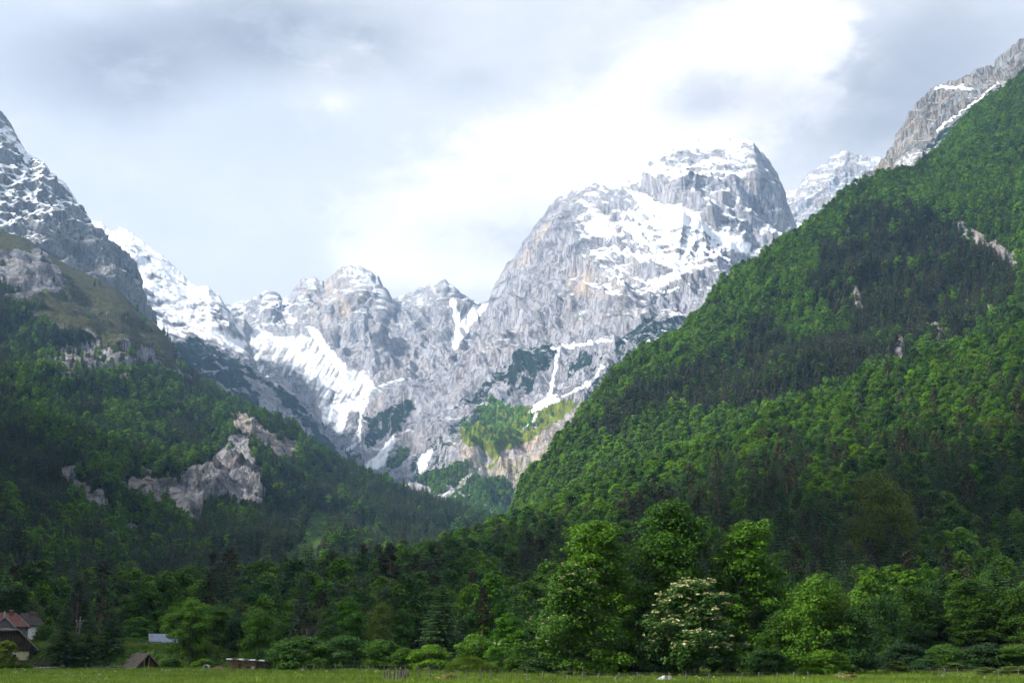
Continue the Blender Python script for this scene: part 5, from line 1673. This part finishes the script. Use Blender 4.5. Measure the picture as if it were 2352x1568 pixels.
# ---- barn with tin roof
def barn():
    D = 318
    x0, x1 = px2(340, D), px2(406, D)
    gz = ground_z((x0 + x1) / 2, D)
    t = thing('tin_roofed_barn', 'small barn with rust stained blue grey tin roof', 'barn', ((x0 + x1) / 2, D, gz), R(19))
    h = (x1 - x0) / 2
    zr, ze = pz(1455.5, D) - gz, pz(1482, D) - gz
    build('wall', box(-h + 0.2, h - 0.2, -1.6, 2.2, -0.8, ze), MAT['greywood'], t)
    build('gable', slab([(-h + 0.15, -1.7, ze), (-h + 0.15, 0.3, zr - 0.1), (-h + 0.15, 2.3, ze)], (0.08, 0, 0)), MAT['oldwood'], t)
    rf = build('roof', [slab([(-h, 0.3, zr), (h, 0.3, zr), (h + 0.15, -2.0, ze), (-h + 0.15, -2.0, ze)], (0, 0, 0.06)), slab([(-h, 0.3, zr), (h, 0.3, zr), (h, 2.6, ze), (-h, 2.6, ze)], (0, 0, 0.06))], MAT['sheet'], t)
    n = 8
    for k in range(n):
        a, b = -h + 2 * h * k / n, -h + 2 * h * (k + 1) / n - 0.03
        for (t0, t1) in ((0, 0.54), (0.5, 1.03)):
            y0, z0 = 0.3 - 2.3 * t0, zr + (ze - zr) * t0
            y1, z1 = 0.3 - 2.3 * t1, zr + (ze - zr) * t1
            lift = 0.075 + (0.02 if t0 == 0 else 0.0) + 0.006 * (k % 2)
            build('roof_sheet', slab([(a, y0, z0 + lift), (b, y0, z0 + lift), (b + 0.12 * t1, y1, z1 + lift), (a + 0.12 * t1, y1, z1 + lift)], (0, 0, 0.012)), MAT['tin'], rf)
    build('window', box(h - 1.9, h - 1.2, -1.66, -1.61, ze - 0.9, ze - 0.35), MAT['glass'], t)


barn()


# ---- garden fence and wall by the farmhouse
def garden_fence():
    D = 200
    x0, x1 = px2(22, D), px2(118, D)
    t = thing('picket_fence', 'dark picket fence on a low stone wall beside the farmhouse', 'fence', (x0, D, 0))
    n = 44
    me = None
    for k in range(n):
        x = (x1 - x0) * k / (n - 1)
        if me is None:
            o = build('picket', [slab([(-0.035, 0, 0.42), (0.035, 0, 0.42), (0.035, 0, 1.35), (0, 0, 1.42), (-0.035, 0, 1.35)], (0, 0.025, 0))], MAT['oldwood'], t)
            me = o.data
        else:
            o = link('picket', me, t)
        o.location = (x, 0, 0.02 * math.sin(k * 2.3))
    for z in (0.62, 1.18):
        build('rail', box(0, x1 - x0, 0.03, 0.08, z, z + 0.08), MAT['oldwood'], t)
    wv = thing('garden_wall', 'low rubble stone wall under the dark garden pickets', 'wall', (x0, D, 0))
    rngw = np.random.RandomState(3)
    x = -0.3
    while x < (x1 - x0) + 0.3:
        wd = rngw.uniform(0.3, 0.6)
        for z in (0.0, 0.2):
            o = lump('stone', rngw.uniform(0, 9), wd * 0.52, 0.22, 0.16, MAT['stone'], wv, 0.3, 5)
            o.location = (x + wd / 2 + (0.15 if z else 0), 0.05, z + 0.06)
        x += wd


garden_fence()


# ---- firewood stack under loose sheets
def woodpile():
    D = 186
    x0, x1, xm = px2(526, D), px2(621, D), px2(590, D)
    t = thing('firewood_stack', 'long stack of split firewood under loose tin sheets at the meadow edge', 'woodpile', (x0, D, 0), R(7))
    rw = np.random.RandomState(8)
    pcs_a, pcs_b = [], []
    x = 0.1
    while x < xm - x0:
        z = 0.1
        top = 1.42 - 0.05 * x
        while z < top:
            r = rw.uniform(0.055, 0.10)
            y = rw.uniform(-0.12, 0.05)
            v, f = tube([(x + rw.normal() * 0.02, y, z), (x + rw.normal() * 0.02, y + 0.9, z)], [r, r], 7)
            f = [tuple(q) for q in f] + [tuple(range(7))[::-1]]
            pcs_a.append((v, f))
            z += r * 1.75
        x += 0.165
    for k in range(70):
        a = rw.uniform(xm - x0 + 0.05, x1 - x0 - 0.55)
        z = rw.uniform(0.08, 1.15)
        v, f = tube([(a, rw.uniform(-0.2, 0.1), z), (a + rw.uniform(0.5, 0.9), rw.uniform(-0.2, 0.1), z + rw.normal() * 0.04)], [0.075, 0.06], 6)
        pcs_b.append((v, [tuple(q) for q in f] + [tuple(range(6))[::-1], tuple(range(6, 12))]))
    o = build('log_ends', pcs_a, MAT['log'], t)
    o['kind'] = 'stuff'
    o = build('long_logs', pcs_b + [box(xm - x0, x1 - x0, 0.15, 0.9, 0, 1.15)], MAT['barklog'], t)
    o['kind'] = 'stuff'
    for k in range(8):
        a = -0.35 + k * 0.72
        z = 1.55 - 0.055 * a + rw.normal() * 0.03
        build('roof_sheet', slab([(a, -0.45 + rw.normal() * 0.08, z), (a + 0.95, -0.45 + rw.normal() * 0.08, z - 0.08 + rw.normal() * 0.04), (a + 0.95, 1.0, z + 0.1), (a, 1.0, z + 0.12)], (0, 0, 0.03)), MAT['sheet'] if k % 2 == 0 else MAT['oldwood'], t)
    for (a, w_, h, mt, lean) in ((1.30, 0.42, 0.95, 'oldwood', 0.25), (1.75, 0.5, 0.85, 'brownwood', 0.3), (2.2, 0.08, 0.8, 'greywood', 0.3), (2.35, 0.65, 0.65, 'oldwood', 0.35), (2.95, 0.48, 0.68, 'greywood', 0.4)):
        build('leaning_board', slab([(a, -0.25 - lean, 0), (a + w_, -0.25 - lean, 0), (a + w_, -0.22, h), (a, -0.22, h)], (0, 0.03, 0.0)), MAT[mt], t)
    build('stake', [beam((1.9, -0.1, 1.2), (1.78, -0.1, 1.95), 0.05)], MAT['palewood'], t)


woodpile()


# ---- concrete ring, earth heap, plank piles
def concrete_ring():
    D = 189
    xr = px2(476.5, D)
    t = thing('concrete_ring', 'upright concrete pipe ring lying beside the earth heap', 'pipe', (xr, D, 0.42), R(-20))
    V, Fc = [], []
    for y in (-0.25, 0.25):
        for r in (0.42, 0.33):
            for k in range(24):
                a = 2 * math.pi * k / 24
                V.append((r * math.cos(a), y, r * math.sin(a)))
    for k in range(24):
        j = (k + 1) % 24
        Fc += [(k, j, 24 + j, 24 + k), (48 + k, 72 + k, 72 + j, 48 + j), (k, 48 + k, 48 + j, j), (24 + k, 24 + j, 72 + j, 72 + k)]
    build('ring', (np.array(V), Fc), MAT['concrete'], t, True)


concrete_ring()
o = lump('earth_heap', 2.2, 1.45, 0.9, 0.5, MAT['earth'], None, 0.35)
o.location = (px2(501, 188), 188, 0)
tag(o, 'low heap of brown earth between concrete ring and firewood', 'earth heap')
o = lump('earth_heap', 5.2, 1.5, 0.9, 0.45, MAT['earth'], None, 0.35)
o.location = (px2(1942, 128), 128, 0)
tag(o, 'heap of brown earth and roots under the low dark tree', 'earth heap')


def plank_pile(x0, x1, D, n, seed, label):
    rw = np.random.RandomState(seed)
    a, b = px2(x0, D), px2(x1, D)
    t = thing('plank_pile', label, 'planks', ((a + b) / 2, D, 0))
    h = (b - a) / 2
    for k in range(n):
        L = h * rw.uniform(0.5, 1.0)
        c = rw.uniform(-(h - L), h - L) if h > L else 0
        z = 0.08 + 0.07 * (k // 2) + rw.uniform(0, 0.05)
        y = rw.uniform(-0.5, 0.5)
        tilt = rw.normal() * 0.06
        build('plank', beam((c - L, y, z - tilt), (c + L, y + rw.normal() * 0.2, z + tilt), rw.uniform(0.14, 0.26), 0.04), MAT[('oldwood', 'greywood', 'sheet', 'brownwood')[rw.randint(0, 4)]], t)


plank_pile(212, 290, 196, 16, 4, 'untidy pile of boards and sheets beside the shingled hut')
plank_pile(104, 158, 199, 10, 6, 'small pile of dark boards under the broad spruce')


# ---- bits behind the hut
def tepee():
    D = 252
    X = px2(324, D)
    gz = ground_z(X, D)
    t = thing('pole_tepee', 'bundle of pale poles leaning together like a tepee behind the hut', 'poles', (X, D, gz))
    zt = pz(1477, D) - gz
    for k in range(8):
        a = 2 * math.pi * k / 8 + 0.3
        build('pole', tube([(0.55 * math.cos(a), 0.55 * math.sin(a), -0.05), (-0.12 * math.cos(a), -0.12 * math.sin(a), zt + 0.06 * math.sin(k * 2.0))], [0.035, 0.025], 6), MAT['palewood'], t)


tepee()
D = 250
xa, xb = px2(305, D), px2(320, D)
t = thing('blue_slide', 'narrow slanting blue slide behind the hut ridge', 'slide', (xa, D, ground_z(xa, D)))
V = []
for k in range(7):
    u = k / 6
    x, z = (xb - xa) * u, 0.1 + 1.05 * u ** 1.4
    V += [(x, -0.25, z + 0.12), (x, -0.25, z), (x, 0.25, z), (x, 0.25, z + 0.12)]
Fc = [(k * 4 + j, k * 4 + j + 1, k * 4 + 5 + j, k * 4 + 4 + j) for k in range(6) for j in range(3)]
build('chute', (np.array(V), Fc), MAT['blue'], t, True)
build('leg', [beam((xb - xa - 0.1, -0.2, -0.1), (xb - xa - 0.1, -0.2, 1.1), 0.06), beam((xb - xa - 0.1, 0.2, -0.1), (xb - xa - 0.1, 0.2, 1.1), 0.06)], MAT['greywood'], t)
D = 258
rs = np.random.RandomState(21)
t = thing('rubble_heap', 'heap of grey rubble stones behind the hut roof', 'rubble', (px2(345, D), D, ground_z(px2(345, D), D)))
for k in range(16):
    o = lump('stone', k * 1.3, rs.uniform(0.2, 0.45), 0.3, rs.uniform(0.15, 0.3), MAT['stone'], t, 0.35, 6)
    o.location = (rs.uniform(-1.9, 1.9), rs.uniform(-0.5, 0.5), rs.uniform(0.0, 0.25))
D = 300
X = px2(335, D)
t = thing('red_shed', 'small red brown shed beside the tin roofed barn', 'shed', (X, D, ground_z(X, D)))
build('wall', box(-0.7, 0.7, -0.7, 0.7, -0.3, 1.6), MAT['brick'], t)
build('roof', slab([(-0.9, -0.9, 1.62), (0.9, -0.9, 1.75), (0.9, 0.9, 1.75), (-0.9, 0.9, 1.62)], (0, 0, 0.07)), MAT['sheet'], t)
D = 322
X = px2(295, D)
t = thing('lumber_rack', 'open rack of stacked brown timber under a pale sheet across the paddock', 'rack', (X, D, ground_z(X, D)))
for k in range(7):
    build('plank', box(-1.0 + 0.1 * (k % 2), 1.0 - 0.12 * (k % 3), -0.4, 0.4, 0.12 + 0.14 * k, 0.22 + 0.14 * k), MAT['brownwood'], t)
build('cover_sheet', slab([(-1.3, -0.6, 1.25), (0.9, -0.6, 1.32), (0.9, 0.6, 1.38), (-1.3, 0.6, 1.30)], (0, 0, 0.03)), MAT['sheet'], t)


def pole():
    D = 262
    X = px2(179, D)
    gz = ground_z(X, D)
    zt = pz(1414, D) - gz
    t = thing('utility_pole', 'wooden utility pole with crossarms rising behind the spruce trio', 'utility pole', (X, D, gz))
    build('pole', tube([(0, 0, -0.5), (0, 0, zt)], [0.19, 0.14], 9), MAT['greywood'], t)
    for z, w in ((zt - 1.0, 0.75), (zt - 1.55, 0.42), (zt - 2.0, 0.42)):
        c = build('crossarm', box(-w, w, -0.25, -0.13, z - 0.06, z + 0.06), MAT['greywood'], t)
        for sg in (-0.9, 0.9):
            build('insulator', tube([(sg * w, -0.19, z + 0.06), (sg * w, -0.19, z + 0.26)], [0.05, 0.035], 7), MAT['white'], c)


pole()


# ---- pasture fences
def post_fence(label, posts, h=0.95, wire=True, mat='postwood', r=0.055, seed=0):
    rw = np.random.RandomState(seed)
    x0, D0 = posts[0][0], posts[0][1]
    o0 = np.array([px2(x0, D0), D0, 0.0])
    t = thing('wire_fence' if wire else 'picket_fence', label, 'fence', tuple(o0))
    tops = []
    for x, D, *hh in posts:
        H = (hh[0] if hh else h) * rw.uniform(0.9, 1.1)
        p = np.array([px2(x, D), D, 0]) - o0
        lean = rw.normal(size=2) * 0.05
        build('post' if wire else 'picket', tube([p + (0, 0, -0.3), p + (lean[0] * 0.5, lean[1] * 0.5, H * 0.5), p + (lean[0], lean[1], H)], [r * rw.uniform(0.85, 1.25), r, r * 0.8], 7), MAT[mat], t)
        tops.append(p + np.array([lean[0], lean[1], H]))
    if wire:
        for k in (0.92, 0.55):
            pts = [p * np.array([1, 1, k]) + np.array([0, -r, 0]) for p in tops]
            build('wire', tube(pts, [0.006] * len(pts), 4), MAT['wire'], t)


xs = [628.6, 634.5, 642.4, 652.9, 664.6, 679, 697.9, 720.6, 746.3, 771.5, 801.8, 830.8, 858.2, 884, 909.3, 932.6, 958.7, 983.7, 1009.8]
post_fence('wire fence with thin grey posts along the hedge at the back of the meadow', [(x, np.interp(x, [620, 700, 1010], [192, 180, 168])) for x in xs], 0.95, seed=1)
xs = [962.7, 989.6, 1045.8, 1073, 1103.4, 1128.5, 1156.2, 1185.5, 1210]
post_fence('wire fence with grey posts in front of the grassy mound', [(x, np.interp(x, [960, 1073, 1210], [128, 126, 136])) for x in xs], 0.95, r=0.065, seed=2)
xs = [1248, 1296, 1337.5, 1377, 1422, 1464.6, 1535, 1574, 1627.7, 1703.6, 1742.4, 1783, 1820, 1855]
post_fence('wire fence with low posts running under the flowering trees', [(x, np.interp(x, [1248, 1550, 1855], [122, 117, 121])) for x in xs], 0.85, r=0.065, seed=3)
xs = [2081, 2102.5, 2133, 2153, 2165, 2168, 2196, 2240, 2290, 2335]
post_fence('leaning fence posts in the rough pasture below the dark forest', [(x, np.interp(x, [2081, 2335], [150, 128])) for x in xs], 0.9, r=0.06, seed=4)
rw = np.random.RandomState(12)
old = [(884 + k * 4.6 + rw.uniform(-1, 1), 118 + 3.0 * (k % 2) + rw.uniform(-0.5, 0.5), rw.uniform(0.75, 1.2)) for k in range(12)] + [(912 + k * 4.2 + rw.uniform(-1, 1), 124, rw.uniform(0.8, 1.15)) for k in range(7)]
post_fence('dense row of weathered grey pickets around the mossy heap', old, wire=False, r=0.055, seed=5)

# ---- mounds and stones in the meadow
def mound(x, D, rx, rz_, mat, seed, name, label, cat, rough=0.2):
    o = lump(name, seed, rx, rx * 0.7, rz_, MAT[mat], None, rough, 22)
    o.location = (px2(x, D), D, -0.05)
    return tag(o, label, cat)


mound(1082, 156, 2.7, 1.55, 'turf', 1.1, 'grassy_mound', 'steep grassy mound in front of the hedge', 'mound')
mound(1030, 119, 1.45, 0.62, 'moss', 2.7, 'mossy_heap', 'brown mossy heap beside the weathered pickets', 'mound', 0.3)
mound(1090, 113, 0.75, 0.30, 'moss', 3.9, 'mossy_heap', 'small mossy heap between the fence and pale boulders', 'mound', 0.3)
mound(1000, 113, 0.9, 0.26, 'moss', 4.9, 'mossy_heap', 'low mossy heap studded with pale stones', 'mound', 0.3)
rs = np.random.RandomState(33)
BL = ['pale boulder beside the weathered pickets', 'flat pale boulder next to the low mossy heap', 'grey boulder below the grassy mound', 'pale mossy boulder at the end of the mound fence', 'dark boulder under the densely blossoming tree', 'small boulder beside the brown mossy heap']
for k, (x, D, r) in enumerate(((918, 114, 0.5), (972, 112, 0.35), (1138, 115, 0.55), (1152, 116, 0.4), (1530, 116, 0.9), (1064, 114, 0.4))):
    o = lump('boulder', 7.7 + k * 2.1, r, r * 0.8, r * 0.62, MAT['stone'], None, 0.4, 12)
    o.location = (px2(x, D), D, -0.03)
    tag(o, BL[k], 'boulder')


# ------------------------------------------------------------------ meadow grass and flowers
def blades(seed, n, h, spread, width, mat, bend=0.35):
    rng = np.random.RandomState(seed)
    g = Geo()
    a = rng.uniform(0, 6.28, n)
    base = np.stack([rng.normal(0, spread, n), rng.normal(0, spread, n), np.zeros(n)], 1)
    d = np.stack([np.cos(a), np.sin(a), np.zeros(n)], 1)
    hh = h * rng.uniform(0.55, 1.15, n)[:, None]
    up = np.array([0, 0, 1.0])
    side = np.stack([-d[:, 1], d[:, 0], np.zeros(n)], 1) * width
    m = base + up * hh * 0.55 + d * hh * bend * 0.25
    t = base + up * hh + d * hh * bend
    V = np.stack([base - side, base + side, m + side * 0.7, m - side * 0.7], 1)
    V2 = np.stack([m - side * 0.7, m + side * 0.7, t + side * 0.1, t - side * 0.1], 1)
    lv = rng.uniform(0, 1, n)
    g.leaves(V, lv)
    g.leaves(V2, np.clip(lv + 0.15, 0, 1))
    return g.mesh('blades', [LEAF[mat]])


def flower_mesh(seed, mat):
    rng = np.random.RandomState(seed)
    g = Geo()
    n = 5
    C = np.stack([rng.normal(0, 0.10, n), rng.normal(0, 0.10, n), rng.uniform(0.32, 0.48, n)], 1)
    g.leaves(diamonds(C, unit(rng.normal(size=(n, 3)) * 0.4 + np.array([0, -0.5, 1.0])), np.full(n, 0.032), rng, 1.0), rng.uniform(0, 1, n))
    return g.mesh('petals', [LEAF[mat]])


rg = np.random.RandomState(44)
tufts = [bpy.data.objects.new('tuft', blades(401 + k, 34, 0.34, 0.17, 0.012, 'grass')) for k in range(3)]
n = 30000
gyy = 100 + 116 * rg.uniform(size=n) ** 1.25
gxx = gyy * rg.uniform(-0.40, 0.40, n)
gp = np.stack([gxx, gyy, np.full(n, -0.03)], 1)
pat = fbm(gp / np.array([14, 5, 1]), 3, 0.6)
scatter('meadow_grass', gp, rg.uniform(0, 6.28, n), np.clip(1.0 + 0.7 * pat + rg.normal(0, 0.22, n), 0.4, 1.9), 0.85 * pat, rg.randint(0, 3, n), tufts, 'tall hay grass covering the meadow', 'grass')
fl = [bpy.data.objects.new('petals', flower_mesh(411, 'white')), bpy.data.objects.new('petals', flower_mesh(412, 'yellow'))]
n = 1500
gyy = 102 + 95 * rg.uniform(size=n)
gxx = gyy * rg.uniform(-0.38, 0.38, n)
fpat = fbm(np.stack([gxx / 9, gyy / 6, np.zeros(n)], 1), 2)
k = fpat > 0.12
scatter('meadow_flowers', np.stack([gxx, gyy, np.zeros(n)], 1)[k], rg.uniform(0, 6.28, k.sum()), rg.uniform(0.7, 1.3, k.sum()), np.zeros(k.sum()), rg.randint(0, 2, k.sum()), fl, 'small white and yellow flowers dotted through the hay grass', 'flowers')
# rough grass on the paddock behind the hut, on the rough pasture and on the mound
P, qx, qy, A = sample('near_hill', 0.9, rng, lambda x, y, p, A: (A['grass'] > 0.5) * (p[:, 1] < 330) * (p[:, 1] > 170))
n = len(P)
scatter('rough_grass', P, rg.uniform(0, 6.28, n), rg.uniform(1.0, 2.2, n), rg.normal(0, 0.12, n), rg.randint(0, 3, n), tufts, 'rough pasture grass on the rising ground behind the meadow', 'grass')
mo = bpy.data.objects['grassy_mound']
pts = [mo.matrix_world @ v.co for v in mo.data.vertices]
mb = np.array([(v.co.x, v.co.y, v.co.z) for v in mo.data.vertices]) + np.array(mo.location)
mb = mb[mb[:, 2] > 0.02]
k = rg.randint(0, len(mb), 1500)
scatter('mound_grass', mb[k] + rg.normal(0, 0.07, (1500, 3)) * np.array([1, 1, 0.2]), rg.uniform(0, 6.28, 1500), rg.uniform(0.6, 1.2, 1500), rg.normal(0.05, 0.1, 1500), rg.randint(0, 3, 1500), tufts, 'long grass growing over the steep mound', 'grass')

# ------------------------------------------------------------------ haze
def make_haze():
    m, nt, out = new_mat('valley_haze')
    v = nt.new('ShaderNodeVolumePrincipled')
    v.inputs['Color'].default_value = (0.36, 0.62, 1.0, 1)
    v.inputs['Density'].default_value = HAZE
    v.inputs['Anisotropy'].default_value = 0.2
    nt.l.new(v.outputs[0], out.inputs['Volume'])
    x0, x1, y0, y1, z0, z1 = -9200, 9200, -3700, 9000, -4.5, max(float(L['P'][..., 2].max()) for L in LAY.values()) + 40
    V = [(x, y, z) for z in (z0, z1) for y in (y0, y1) for x in (x0, x1)]
    Qd = [(0, 2, 3, 1), (4, 5, 7, 6), (0, 1, 5, 4), (2, 6, 7, 3), (0, 4, 6, 2), (1, 3, 7, 5)]
    o = link('haze', mesh_np('haze', V, Qd, [m]))
    tag(o, 'thin blue haze filling the whole valley air', 'haze', kind='stuff')


HAZE = 6.0e-5
make_haze()
